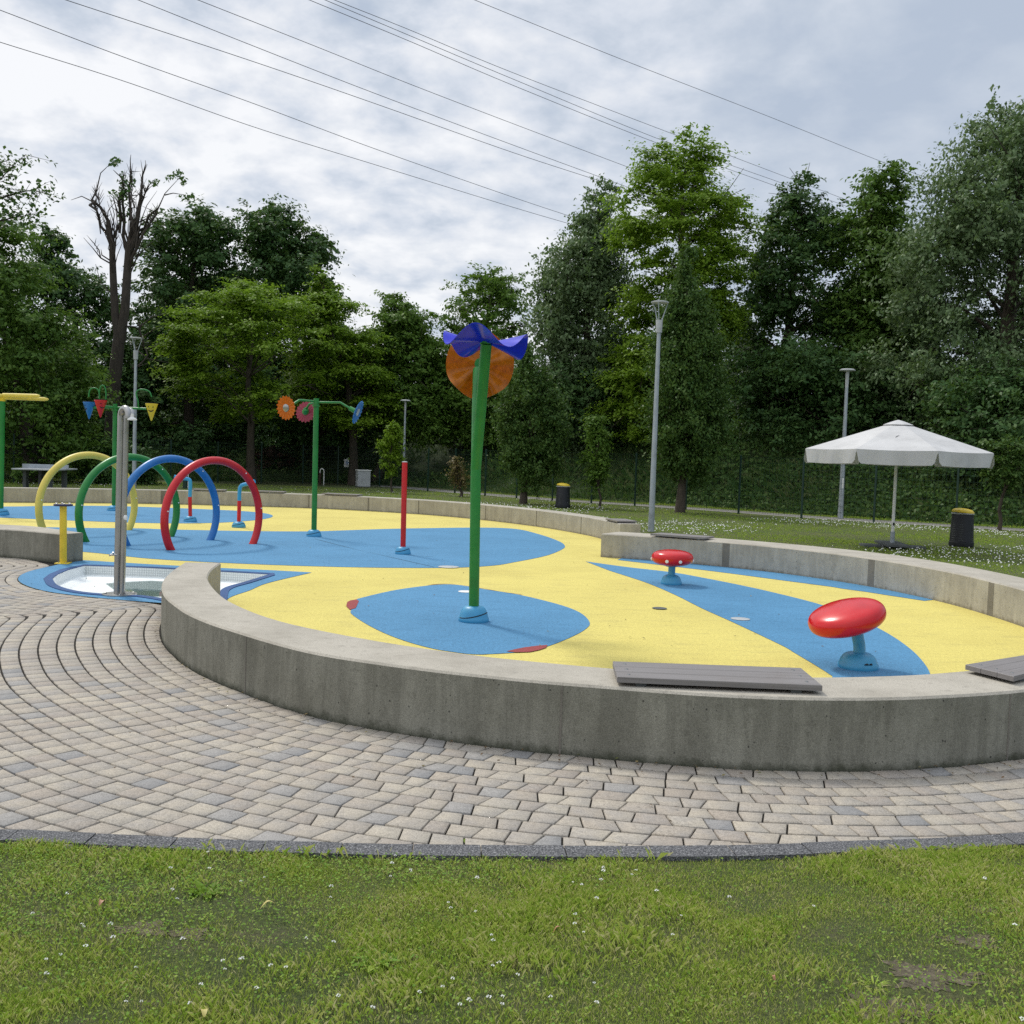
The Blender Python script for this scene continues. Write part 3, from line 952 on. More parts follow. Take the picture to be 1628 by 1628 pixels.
def wavydisc(rad, amp, n, ph, th=0.006, nr=14, na=96, hole=0.0, scallop=0, cone=0.0):
    mb = MB(); vs = []
    for side in (1, -1):
        for i in range(nr + 1):
            for k in range(na):
                a = 2 * math.pi * k / na
                rr = hole + (rad - hole) * i / nr
                e = rr
                if scallop:
                    e = rr * (1 + 0.075 * (i / nr) ** 4 * math.sin(scallop * a))
                z = amp * (rr / rad) ** 1.25 * math.sin(n * a + ph) + cone * rr
                vs.append((e * math.cos(a), e * math.sin(a), z + side * th / 2))
    fs = []
    S = (nr + 1) * na
    for i in range(nr):
        for k in range(na):
            k2 = (k + 1) % na
            fs.append((i * na + k, (i + 1) * na + k, (i + 1) * na + k2, i * na + k2))
            fs.append((S + i * na + k, S + i * na + k2, S + (i + 1) * na + k2, S + (i + 1) * na + k))
    for k in range(na):
        k2 = (k + 1) % na
        fs.append((nr * na + k, S + nr * na + k, S + nr * na + k2, nr * na + k2))
    mb.add(vs, fs)
    return mb

# tall double flower
b = P(753, 988)
T = thing('water_flower', 'tall green forked spray post with wavy blue and amber flower discs', 'spray post', b)
dome(T, 0.158, 0.165)
D0 = b[1]
loc = lambda X, Y, D: Vector(PD(X, Y, D) - b)
jn = loc(756.5, 742, D0)
MB().tube([(0, 0, 0.05), (jn.x * 0.5, jn.y * 0.5, jn.z * 0.5), jn + Vector((0, 0, 0.03))], 0.053, 24).build('pole', M['green'], T)
a1 = loc(773, 547, D0 - 0.32)
MB().tube([jn - Vector((0, 0, 0.02)), jn * 0.5 + a1 * 0.5, a1], [0.054, 0.056, 0.056], 24).build('arm', M['green'], T)
a2 = loc(762, 592, D0 + 0.38)
MB().tube([jn - Vector((0, -0.01, 0.02)), jn * 0.5 + a2 * 0.5 + Vector((-0.012, 0, 0)), a2 + Vector((-0.02, 0, 0)), a2 + Vector((-0.02, 0.02, 0.03))], [0.05, 0.05, 0.05, 0.05], 24).build('arm', M['green'], T)
d1 = wavydisc(0.42, 0.095, 4, 2.97).build('petal_disc', M['bluea'], T, True, 60)
d1.location = a1 + Vector((-0.01, 0, 0.015)); d1.rotation_euler = (R(-5), R(4), R(8))
MB().lathe([(0.05, -0.02), (0.055, 0.0), (0.03, 0.02), (0.0, 0.022)], 20).build('hub', M['green'], d1)
d2 = wavydisc(0.362, 0.07, 5, 0.6).build('petal_disc', M['amber'], T, True, 60)
d2.location = loc(763, 580, D0 + 0.47); d2.rotation_euler = (R(84), R(0), R(4))
MB().lathe([(0.055, 0.0), (0.06, 0.03), (0.06, 0.06)], 20).build('hub', M['green'], d2)

# thin red post
b = P(640.5, 881)
T = thing('spray_post', 'plain red spray post on a light blue base in the middle blue area', 'spray post', b)
dome(T, 0.135, 0.13)
tp = Vector(PD(643.5, 735, b[1]) - b)
MB().tube([(0, 0, 0.05), tp * 0.5, tp], 0.046, 20).build('pole', M['red'], T)
MB().lathe([(0.048, 0), (0.048, 0.012), (0.02, 0.018)], 20, tp).build('cap', M['grey'], T)

# three-disc flower post
b = P(499, 853)
T = thing('spinner_post', 'green post with three scalloped spinning discs, orange, pink and blue', 'spray post', b)
dome(T, 0.15, 0.14)
D0 = b[1]
tp = loc(503, 633.5, D0)
MB().tube([(0, 0, 0.05), tp * 0.5, tp], 0.054, 20).build('pole', M['green'], T)
MB().lathe([(0.075, -0.02), (0.075, 0.02)], 20, loc(502.5, 645, D0)).build('collar', M['green'], T)
MB().tube([loc(503, 638.5, D0), loc(478, 636, D0 - 0.15), loc(475, 636.5, D0 - 0.18), loc(463, 645, D0 - 0.28)], 0.022, 12).build('arm', M['green'], T)
MB().tube([loc(503, 639.5, D0), loc(541, 640, D0 - 0.1), loc(557, 649.5, D0 - 0.15)], 0.022, 12).build('arm', M['green'], T)
MB().tube([loc(503, 640, D0), loc(492, 642, D0 + 0.3), loc(486, 651, D0 + 0.42)], 0.022, 12).build('arm', M['green'], T)
def facedisc(name_mat, X, Y, D, rad, direc, hubmat, hub_side):
    q = Vector(direc).to_track_quat('Z', 'Y')
    d = wavydisc(rad, 0.004, 18, 0, 0.012, 6, 108, 0, 18, 0.06).build('spinner_disc', M[name_mat], T, True, 50)
    d.location = loc(X, Y, D); d.rotation_mode = 'QUATERNION'; d.rotation_quaternion = q
    MB().lathe([(rad * 0.34, 0.0), (rad * 0.34, 0.02 * hub_side), (rad * 0.16, 0.03 * hub_side)], 24).build('hub', M[hubmat], d)
    return d
facedisc('orange', 455.5, 648.5, D0 - 0.33, 0.225, (-0.48, -0.86, -0.1), 'steel', 1)
facedisc('pinka', 486, 654.5, D0 + 0.46, 0.215, (0.25, 0.95, -0.25), 'green', -1)
d3 = facedisc('blue', 568, 655, D0 - 0.2, 0.225, (0.95, -0.12, -0.35), 'grey', 1)
MB().tube([loc(556, 649, D0 - 0.15), loc(565, 654, D0 - 0.19)], [0.045, 0.05], 16).build('hub_sleeve', M['green'], T)
MB().tube([loc(486.5, 650, D0 + 0.38), loc(486, 654, D0 + 0.45)], [0.045, 0.07], 16).build('hub_sleeve', M['green'], T)

# cone tipping post
b = P(181, 812)
T = thing('tipping_cone_post', 'green post with blue, red and yellow smiling cones and looped tubes', 'spray post', b)
dome(T, 0.17, 0.14)
D0 = b[1]
tp = loc(183, 642, D0)
MB().tube([(0, 0, 0.05), tp * 0.5, tp], 0.055, 20).build('pole', M['green'], T)
MB().lathe([(0.08, -0.02), (0.08, 0.02)], 20, loc(183, 652, D0)).build('collar', M['green'], T)
MB().tube([loc(183, 648, D0), loc(212, 649, D0 - 0.1), loc(233, 650, D0 - 0.2)], 0.03, 12).build('arm', M['green'], T)
MB().tube([loc(183, 648, D0), loc(168, 646, D0 - 0.25), loc(160, 645.5, D0 - 0.35)], 0.03, 12).build('arm', M['green'], T)
MB().tube([loc(183, 648, D0), loc(160, 648, D0 + 0.1), loc(148, 648, D0 + 0.15)], 0.03, 12).build('arm', M['green'], T)
loops = [[(158, 640), (158, 628), (156, 620), (151, 617), (145, 618), (142, 623), (141, 631)],
         [(158, 640), (158, 625), (160, 615), (164, 612.5), (167, 617), (168.5, 626), (168, 637)],
         [(220, 648), (219.5, 638), (217, 629), (216.5, 624), (220, 620), (227, 619), (235, 621), (239, 625), (241, 631)]]
for k, L_ in enumerate(loops):
    q = catmull([tuple(loc(x, y, D0 - 0.1 if k != 0 else D0 + 0.1)) for x, y in L_], 24)
    MB().tube(q, 0.018, 10).build('loop_tube', M['green'], T)
def cone(mat, X, Y, D, yaw, face):
    h, r = 0.45, 0.155
    c = MB().lathe([(0.004, -h), (0.02, -h + 0.02), (r * 0.97, -0.03), (r, -0.03), (r, 0.0), (r * 0.9, 0.0), (r * 0.85, -0.03)], 28).build('tipping_cone', M[mat], T)
    c.location = loc(X, Y, D); c.rotation_euler = (0, 0, yaw)
    MB().lathe([(r * 1.03, 0.0), (r * 1.04, 0.018), (r * 0.9, 0.018), (r * 0.88, 0.0)], 28).build('rim', M['dark'], c)
    def surf(az, z):
        rr = r * (z + h) / h + 0.004
        return (rr * math.sin(az), -rr * math.cos(az), z)
    for e in (-0.45, 0.45):
        MB().tube([surf(e - 0.12, -0.10), surf(e, -0.085), surf(e + 0.12, -0.10)], [0.008, 0.016, 0.008], 8).build('eye', M['dark'], c)
    MB().tube([surf(-0.75 + 1.5 * k / 8, -0.165 - 0.035 * math.sin(math.pi * k / 8)) for k in range(9)], [0.006, 0.012, 0.016, 0.018, 0.018, 0.018, 0.016, 0.012, 0.006], 8).build('mouth', M['dark'], c)
cone('blue', 142, 639, D0 + 0.15, R(-55), 0)
cone('red', 160, 636, D0 - 0.36, R(50), 0)
cone('yellow', 241, 641.5, D0 - 0.22, R(10), 0)

# paddle spinner at the left edge
b = P(0, 819)
T = thing('paddle_spinner', 'thick green post with long yellow paddles on top, cut by the left edge', 'spray post', b)
dome(T, 0.20, 0.16)
D0 = b[1]
tp = loc(3, 638, D0)
MB().tube([(0, 0, 0.05), tp * 0.5, tp], 0.072, 24).build('pole', M['green'], T)
MB().lathe([(0.06, -0.02), (0.075, 0.02), (0.075, 0.08), (0.05, 0.1)], 24, tp).build('hub', M['yellow'], T)
for k, (ang, zz) in enumerate(((R(14), 0.0), (R(-12), 0.05), (R(130), 0.02), (R(245), 0.03))):
    dr = Vector((math.cos(ang), math.sin(ang), 0.0))
    pp = [tp + Vector((0, 0, 0.09 + zz)) + dr * t for t in (0.0, 0.03, 0.3, 0.6, 0.9, 0.97, 1.0)]
    MB().tube(pp, [0.02, 0.05, 0.05, 0.048, 0.045, 0.03, 0.008], 14).build('paddle', M['paleyellow'], T)

# small spray nozzles
for (X, Y, lab, Xj, Yj, Xs, Ys, Xb, Yb, Xe, Ye) in (
        (302.5, 829.5, 'short red and blue spray spout seen through the blue hoop', 302, 790, 302.5, 768, 300, 762, 277, 757.5),
        (379.5, 838.5, 'short red and blue spray spout just right of the red hoop', 380.5, 796, 381, 780, 384, 772, 405, 765)):
    b = P(X, Y)
    T = thing('spray_spout', lab, 'spray spout', b, 0, 'short spray spouts')
    dome(T, 0.15, 0.13)
    D0 = b[1]
    j = loc(Xj, Yj, D0)
    MB().tube([(0, 0, 0.05), j * 0.6, j], 0.042, 16).build('lower_pipe', M['red'], T)
    q = catmull([tuple(j), tuple(loc(Xs, Ys, D0)), tuple(loc(Xb, Yb, D0)), tuple(loc((Xb + Xe) / 2, (Yb + Ye) / 2 + 0.5, D0 - .03)), tuple(loc(Xe, Ye, D0 - 0.06))], 24)
    MB().tube(q, 0.042, 16).build('upper_pipe', M['spray'], T)

# hoops
hoop_specs = [('paleyellow', 'pale yellow', (73, 846), (206.5, 846.5), 'pale yellow water hoop, farthest left, its foot hidden by the wall end'),
              ('green', 'green', (145, 861), (263, 854), 'green water hoop standing behind the steel shower'),
              ('blue', 'blue', (211, 867), (326, 859.5), 'blue water hoop between the green and the red hoop'),
              ('red', 'red', (282, 874), (393, 865.5), 'red water hoop, nearest and farthest right of the row')]
cts, vecs = [], []
for mname, cn, A1, A2, lab in hoop_specs:
    p, q = P(*A1), P(*A2)
    cts.append((p + q) / 2); vecs.append(q - p)
vavg = np.mean(vecs[1:], axis=0)
yaw = math.atan2(vavg[1], vavg[0])
for (mname, cn, A1, A2, lab), cpos in zip(hoop_specs, cts):
    T = thing('water_hoop', lab, 'hoop', cpos, yaw, 'water hoops in a row')
    pts = []
    a_, c_, b_ = 1.06, 0.50, 1.0
    t0 = math.asin(-c_ / b_) - 0.03
    for k in range(61):
        t = t0 + (math.pi - 2 * t0) * k / 60
        pts.append((a_ * math.cos(t), 0, c_ + b_ * math.sin(t)))
    MB().tube(pts, 0.066, 20).build('hoop_tube', M[mname], T)
    for sx, t in ((1, 0.15), (-1, math.pi - 0.15), (1, 0.9)):
        n_ = MB().lathe([(0.012, 0), (0.012, 0.01)], 10, (a_ * math.cos(t) - sx * 0.0, -0.064, c_ + b_ * math.sin(t)), Matrix.Rotation(R(90), 3, 'X'))
        n_.build('nozzle', M['white'], T)

# shower
b = P(190, 946)
T = thing('outdoor_shower', 'twin tube stainless steel shower post with hooked top beside the foot pool', 'shower', b)
D0 = b[1]
MB().lathe([(0.19, 0.0), (0.19, 0.012), (0.0, 0.0121)], 32, (0, 0, 0.006)).build('base_plate', M['steel'], T)
for k in range(4):
    MB().lathe([(0.016, 0.018), (0.016, 0.032), (0.008, 0.036)], 6, (0.15 * math.cos(0.4 + k * 1.57), 0.15 * math.sin(0.4 + k * 1.57), 0)).build('bolt', M['steel'], T)
tp = loc(196.5, 662, D0)
ax = Vector((0.80, -0.60, 0)); sd = Vector((0.8, 0.35, 0)).normalized()
for k, off in enumerate((-0.031, 0.031)):
    o_ = sd * off + Vector((0, -0.01 if k else 0.012, 0))
    pts = [Vector((0, 0, 0.015)) + o_, tp * 0.5 + o_, tp + o_]
    rr = 0.088 if k == 0 else 0.07
    for j in range(1, 15):
        a = math.pi * 1.08 * j / 14
        pts.append(tp + o_ + ax * (rr - rr * math.cos(a)) * 0.85 + Vector((0, 0, rr * math.sin(a))))
    MB().tube(pts, 0.0375 if k == 0 else 0.033, 20).build('tube', M['steel'], T)
hp = loc(210, 666, D0 - 0.11)
MB().lathe([(0.015, 0.06), (0.02, 0.02), (0.05, 0.0), (0.052, -0.014), (0.04, -0.016)], 24, hp).build('shower_head', M['white'], T)
tpv = loc(184, 882, D0 - 0.03)
MB().tube([tpv + Vector((0.02, 0, 0)), tpv + Vector((-0.05, -0.02, 0)), tpv + Vector((-0.065, -0.02, -0.012))], [0.012, 0.012, 0.009], 10).build('tap', M['steel'], T)
MB().tube([tpv + Vector((-0.02, -0.03, 0.03)), tpv + Vector((-0.02, -0.01, -0.005))], 0.007, 8).build('tap_handle', M['steel'], T)
MB().lathe([(0.03, -0.012), (0.03, 0.012)], 12, loc(199.5, 823, D0 - 0.02), Matrix.Rotation(R(90), 3, 'Y')).build('push_button', M['white'], T)

# yellow pedestal
b = P(100.5, 896.5)
T = thing('yellow_pedestal', 'slim yellow pedestal with studded navy disc top by the wall end', 'pedestal', b)
MB().box((0, 0, 0.012), (0.19, 0.19, 0.016), R(8), 0.004).build('base_plate', M['yellow'], T)
tp = Vector(PD(100.5, 803, b[1]) - b)
MB().tube([(0, 0, 0.015), tp * 0.5, tp], 0.048, 20).build('pole', M['yellow'], T)
dd = MB().lathe([(0.05, -0.015), (0.125, -0.012), (0.13, 0.0), (0.125, 0.014), (0.05, 0.018)], 32, tp).build('disc_top', M['navy'], T)
for k in range(6):
    MB().lathe([(0.014, 0.012), (0.012, 0.028), (0.004, 0.032)], 8, tp + Vector((0.1 * math.cos(k * 1.047), 0.1 * math.sin(k * 1.047), 0))).build('stud', M['steel'], dd)
for k in range(4):
    MB().lathe([(0.01, 0.02), (0.01, 0.03)], 6, (0.07 * math.cos(.9 + k * 1.57), 0.07 * math.sin(.9 + k * 1.57), 0)).build('bolt', M['steel'], T)

# red seats
def seat(lab, bx, by, cx, cy, dcen, rad, th, tiltdir, tilt, stempts, studs):
    b = P(bx, by)
    T = thing('spinning_seat', lab, 'play seat', b, 0, 'red mushroom seats')
    d = dome(T, 0.168 if studs is None else 0.148, 0.135, 'collar', False)
    if studs is None:
        for (az, z, w) in ((-1.45, 0.058, 0.28), (-1.2, 0.058, 0.2), (-1.35, 0.100, 0.22), (-1.1, 0.100, 0.2)):
            rr = 0.160 if z < 0.09 else 0.118
            MB().tube([(rr * math.cos(az - w / 2), rr * math.sin(az - w / 2), z), (rr * 1.01 * math.cos(az), rr * 1.01 * math.sin(az), z + 0.006), (rr * math.cos(az + w / 2), rr * math.sin(az + w / 2), z)], [0.003, 0.008, 0.003], 8).build('slot', M['dark'], d)
    c = Vector(PD(cx, cy, b[1] + dcen) - b)
    ups = Vector((math.sin(tilt) * tiltdir[0], math.sin(tilt) * tiltdir[1], math.cos(tilt)))
    q = catmull([(0, 0, 0.08)] + [tuple(x) for x in stempts(b, c)] + [tuple(c - ups * th * 0.30)], 24)
    MB().tube(q, 0.05, 20).build('stem', M['collar'], T)
    MB().lathe([(0.085, -th * 0.52), (0.085, -th * 0.42)], 20, c, ups.to_track_quat('Z', 'Y').to_matrix()).build('mount_plate', M['collar'], T)
    half = [(0.001, .5), (.28, .488), (.52, .448), (.72, .385), (.86, .31), (.94, .225), (.985, .12), (1.0, 0.0), (.985, -.12), (.945, -.215), (.86, -.30), (.72, -.38), (.5, -.45), (.25, -.49), (0.001, -.5)]
    pr = [(float(a) * rad, float(b_) * th) for a, b_ in catmull(half, 60)][::-1]
    s = MB().lathe(pr, 56, (0, 0, 0)).build('seat', M['redgloss'], T)
    s.location = c; s.rotation_mode = 'QUATERNION'; s.rotation_quaternion = ups.to_track_quat('Z', 'Y')
    if studs:
        inv = ups.to_track_quat('Z', 'Y').to_matrix().inverted()
        for az in studs:
            dr = inv @ Vector((math.cos(az), math.sin(az), -0.10))
            dr.normalize()
            MB().lathe([(0.024, 0), (0.022, 0.012), (0.010, 0.014)], 14, dr * rad * 0.985, dr.to_track_quat('Z', 'Y').to_matrix()).build('stud', M['white'], s)
    else:
        inv = ups.to_track_quat('Z', 'Y').to_matrix().inverted()
        for az in ():
            dr = inv @ Vector((math.cos(az), math.sin(az), 0.32)); dr.normalize()
            MB().lathe([(0.024, 0), (0.022, 0.012), (0.010, 0.014)], 14, dr * rad * 0.93, dr.to_track_quat('Z', 'Y').to_matrix()).build('stud', M['white'], s)
    return T
seat('level red disc seat on a short blue stem near the right wall', 1067, 929, 1069, 887, 0.0, 0.292, 0.235, (0, 0), 0.0,
     lambda b, c: [(c.x * 0.3, c.y * 0.3, 0.18)], (-1.98, -1.33, 3.0, -0.2))
seat('tilted red disc seat on a bent blue stem, the nearer one', 1364, 1062, 1346, 982, -0.02, 0.325, 0.25, (-1, -0.3), R(18),
     lambda b, c: [(0.004, 0, 0.17), (-0.012, -0.004, 0.25), (-0.04, -0.01, 0.33)], None)

# pad fixtures
def disc_fix(name, lab, cat, X, Y, r, mat, z=0.006, grp=None):
    b = P(X, Y)
    T = tag(MB().lathe([(r, 0), (r, 0.005), (r * 0.9, 0.007), (0.001, 0.007)], 28).build(name, M[mat], None, True, 30, (b[0], b[1], z)), lab, cat, grp)
    return T
disc_fix('ground_spray', 'round grey ground nozzle on the blue crescent between the red seats', 'ground nozzle', 1177, 985, 0.105, 'grey')
disc_fix('ground_spray', 'round pale ground nozzle behind the tall flower post base', 'ground nozzle', 741, 941.5, 0.10, 'white')
disc_fix('ground_drain', 'small dark drain set in the yellow rubber', 'drain', 1048.5, 968, 0.085, 'slab')
disc_fix('ground_drain', 'flat pale drain cover at the front edge of the middle blue area', 'drain', 713, 902, 0.16, 'grey')

# plank seats on walls
def plank(lab, corners, h0=WH, boards=3, th=0.052, screws=True, end_grain=False):
    c = [np.array(q) for q in corners]          # near-left, near-right, far-right, far-left in plan
    o = (c[0] + c[1] + c[2] + c[3]) / 4
    ux = (c[1] - c[0]); Lx = np.linalg.norm(ux); ux /= Lx
    ang = math.atan2(ux[1], ux[0])
    T = thing('plank_seat', lab, 'bench seat', (o[0], o[1], h0), ang, 'plank seats on the walls')
    loc2 = [Vector(((q - o) @ ux, (q - o) @ np.array([-ux[1], ux[0]]), 0)) for q in c]
    for k in range(boards):
        a0, a1 = (k + 0.012) / boards, (k + 1 - 0.012) / boards
        q = [loc2[0].lerp(loc2[3], a0), loc2[1].lerp(loc2[2], a0), loc2[1].lerp(loc2[2], a1), loc2[0].lerp(loc2[3], a1)]
        z0, z1 = 0.022, 0.022 + th * 0.62
        mb = MB()
        e = 0.003
        cen = (q[0] + q[1] + q[2] + q[3]) / 4
        mb.add([(p.x, p.y, z0) for p in q] + [(p.x, p.y, z1 - e) for p in q] + [((p - (p - cen).normalized() * e).x, (p - (p - cen).normalized() * e).y, z1) for p in q],
               [(3, 2, 1, 0), (8, 9, 10, 11)] + [(i, (i + 1) % 4, 4 + (i + 1) % 4, 4 + i) for i in range(4)] + [(4 + i, 4 + (i + 1) % 4, 8 + (i + 1) % 4, 8 + i) for i in range(4)])
        bd = mb.build('board', M['plank'], T, False)
        if screws:
            for ex in (0.06, 0.94):
                p = q[0].lerp(q[1], ex).lerp(q[3].lerp(q[2], ex), 0.5)
                MB().lathe([(0.011, z1 - 0.001), (0.010, z1 + 0.003), (0.001, z1 + 0.0035)], 10, (p.x, p.y, 0)).build('screw', M['steel'], bd)
        if end_grain:
            for i in range(4):
                p = q[0].lerp(q[3], (i + 0.5) / 4) if end_grain == 1 else q[1].lerp(q[2], (i + 0.5) / 4)
    for ex in (0.12, 0.88):
        p0 = loc2[0].lerp(loc2[1], ex); p1 = loc2[3].lerp(loc2[2], ex)
        cc_ = (p0 + p1) / 2
        MB().box((cc_.x, cc_.y, 0.011), (0.06, (p1 - p0).length * 0.9, 0.021), math.atan2((p1 - p0).y, (p1 - p0).x) - math.pi / 2).build('batten', M['slab'], T, False)
    return T
zt = WH + 0.052
pt = lambda X, Y: np.array(P2(X, Y, zt))
plank('grey slatted plank seat on the near wall in front of the red seats', [pt(981.4, 1077), pt(1307.7, 1090.6), pt(1273.8, 1062.4), pt(974, 1051.8)])
p0 = pt(1534.6, 1057); p1 = pt(1680, 1029); p3 = pt(1612, 1076)
plank('grey slatted plank seat on the near wall, cut by the right edge', [p3, p3 + (p1 - p0) * 1.0 + np.array([0.1, 0.15]), p1 + np.array([0.25, .1]), p0])
def plank_on(curveA, curveB, X0, X1, lab, boards=3):
    i0 = int(np.argmin(np.linalg.norm(curveA - np.array(X0), axis=1))); i1 = int(np.argmin(np.linalg.norm(curveA - np.array(X1), axis=1)))
    a, b_ = curveA[i0], curveA[i1]
    u = (b_ - a) / np.linalg.norm(b_ - a); n_ = np.array([-u[1], u[0]])
    if (curveB[i0] - a) @ n_ < 0:
        n_ = -n_
    a = a + n_ * 0.02; b_ = b_ + n_ * 0.02
    plank(lab, [a - n_ * 0.03, b_ - n_ * 0.03, b_ + n_ * 0.42, a + n_ * 0.42], boards=boards)
plank_on(INN, OUT, P2(1053, 849.5, WH), P2(1158, 856, WH), 'dark edged plank seat on the right wall by the tall lamp post')
plank_on(FIN, FOUT, P2(305, 780, WH), P2(356, 781, WH), 'thin plank seat on the far wall behind the blue hoop')
plank_on(FIN, FOUT, P2(404, 782, WH), P2(455, 784, WH), 'thin plank seat on the far wall left of the three-disc post')
plank_on(FIN, FOUT, P2(507, 787, WH), P2(548, 790, WH), 'thin plank seat on the far wall right of the three-disc post')
plank_on(FIN, FOUT, P2(941, 827.5, WH), P2(968, 832, WH), 'pale plank seat at the right end of the far wall, the farther one')
plank_on(FIN, FOUT, P2(972, 835, WH), P2(985, 843, WH), 'pale plank seat on the tip of the far wall beside the opening')

# parasol
b = P(1418, 869)
T = thing('parasol', 'large white octagonal parasol on a crossed slab base by the right wall', 'parasol', b)
D0 = b[1]
MB().box((0, 0, 0.012), (1.35, 0.5, 0.05), R(-8), 0.006).build('base_slab', M['slab'], T, False)
MB().box((0, 0, 0.064), (0.5, 1.35, 0.05), R(-8), 0.006).build('base_slab', M['slab'], T, False)
MB().tube([(0, 0, 0.05), (0, 0, 0.34)], 0.05, 16).build('sleeve', M['galv'], T)
MB().tube([(0, 0, 0.2), (0, 0, 2.74)], 0.034, 16).build('pole', M['white'], T)
MB().lathe([(0.02, 0), (0.02, 0.06)], 10, (0, -0.04, 0.48)).build('clamp', M['dark'], T)
rr, ze, zp = 2.06, 2.13, 2.80
y0 = -math.pi / 2 + R(2)
mb = MB()
NS = 12
rows = []
for k in range(8):
    a, a2 = y0 + k * math.pi / 4, y0 + (k + 1) * math.pi / 4
    pA, pB = Vector((rr * math.cos(a), rr * math.sin(a), ze)), Vector((rr * math.cos(a2), rr * math.sin(a2), ze))
    apx = Vector((0, 0, zp))
    vs = []
    for i in range(NS + 1):
        t = 0.09 + 0.91 * i / NS
        for j in range(9):
            s = j / 8
            q = apx.lerp(pA.lerp(pB, s), t)
            q.z -= 0.018 * t * math.sin(math.pi * s) * (1 if t > .3 else t / .3)
            vs.append(q)
    fs = [(i * 9 + j, (i + 1) * 9 + j, (i + 1) * 9 + j + 1, i * 9 + j + 1) for i in range(NS) for j in range(8)]
    mb.add(vs, fs)
cn = mb.build('canopy', M['canvas'], T, True, 20)
vb = MB()
for k in range(8):
    a, a2 = y0 + k * math.pi / 4, y0 + (k + 1) * math.pi / 4
    pA, pB = Vector((rr * math.cos(a), rr * math.sin(a), ze)), Vector((rr * math.cos(a2), rr * math.sin(a2), ze))
    vs = []
    for i in range(7):
        for j in range(17):
            s = j / 16
            edge = min(s, 1 - s)
            ss_ = s
            if edge < 0.04 and i > 1:
                ss_ = s + (0.03 if s < 0.5 else -0.03) * i / 6
            q = pA.lerp(pB, ss_)
            q.z -= 0.018 * math.sin(math.pi * s)
            drop = 0.30 * i / 6 * (1 - 0.22 * max(0, 1 - edge / 0.05))
            out = 0.018 * math.sin(s * 17 + k * 2) * (i / 6) + 0.012 * math.sin(s * 41 + k) * (i / 6)
            n_ = Vector((math.cos((a + a2) / 2), math.sin((a + a2) / 2), 0))
            vs.append(q + n_ * out - Vector((0, 0, drop)))
    vb.add(vs, [(i * 17 + j, (i + 1) * 17 + j, (i + 1) * 17 + j + 1, i * 17 + j + 1) for i in range(6) for j in range(16)])
vb.build('valance', M['canvas'], cn, True, 50)
mb = MB()
for k in range(8):
    a, a2 = y0 + k * math.pi / 4, y0 + (k + 1) * math.pi / 4
    vs = []
    for i in range(6):
        t = i / 5
        for j in range(5):
            q = Vector((math.cos(a), math.sin(a), 0)).lerp(Vector((math.cos(a2), math.sin(a2), 0)), j / 4) * (0.01 + 0.33 * t)
            q.z = 2.83 - 0.06 * t ** 1.4 - 0.055 * t
            vs.append(q)
    mb.add(vs, [(i * 5 + j, (i + 1) * 5 + j, (i + 1) * 5 + j + 1, i * 5 + j + 1) for i in range(5) for j in range(4)])
mb.build('vent_cap', M['canvas'], cn, True, 40)
for k in range(8):
    a = y0 + k * math.pi / 4
    MB().tube([(0.03 * math.cos(a), 0.03 * math.sin(a), 2.72), (rr * 0.98 * math.cos(a), rr * 0.98 * math.sin(a), ze - 0.03)], 0.012, 6).build('rib', M['white'], T)
MB().tube(catmull([tuple(PD(1418.5, 704.5, D0 - 1.05) - b + np.array([0, -0.02, .02])), tuple(PD(1422, 699, D0 - 1.0) - b + np.array([0, -0.03, .02])), tuple(PD(1426, 695, D0 - 0.9) - b + np.array([0, -.03, .02])), tuple(PD(1430, 695, D0 - .9) - b + np.array([0, -.02, .02]))], 10), 0.012, 6).build('tear', M['dark'], cn)

# bins
def bin_(b, lab, slots=True):
    T = thing('litter_bin', lab, 'litter bin', b, 0, 'black litter bins with yellow lids')
    bd = MB().lathe([(0.27, 0.0), (0.275, 0.02), (0.275, 0.10), (0.262, 0.105), (0.235, 0.74), (0.20, 0.76)], 36).build('body', M['black'], T)
    for az in (-2.75, -2.05, -0.85, -0.2):
        for k in range(8):
            z = 0.14 + 0.052 * k
            rr_ = 0.262 - 0.027 * (z - 0.105) / 0.635 + 0.002
            w = 0.16
            MB().tube([(rr_ * math.cos(az - w + 2 * w * i / 4), rr_ * math.sin(az - w + 2 * w * i / 4), z) for i in range(5)], 0.005, 5).build('slot', M['slab'], bd)
    ld = MB().lathe([(0.24, 0.0), (0.245, 0.02), (0.235, 0.045), (0.19, 0.08), (0.10, 0.10), (0.01, 0.106)], 36).build('lid', M['yellow'], T)
    ld.location = (0, 0, 0.775); ld.rotation_euler = (0, R(5), 0)
    MB().lathe([(0.238, 0.742), (0.25, 0.748), (0.253, 0.762), (0.24, 0.77)], 36).build('bag_edge', M['grey'], T)
    return T
T1 = bin_(P(1528, 868), 'black litter bin with yellow lid to the right of the parasol')
T2 = copy_tree(T1); q = P(894.5, 807); T2.location = q
T2['label'] = 'black litter bin with yellow lid beyond the far wall, the distant one'

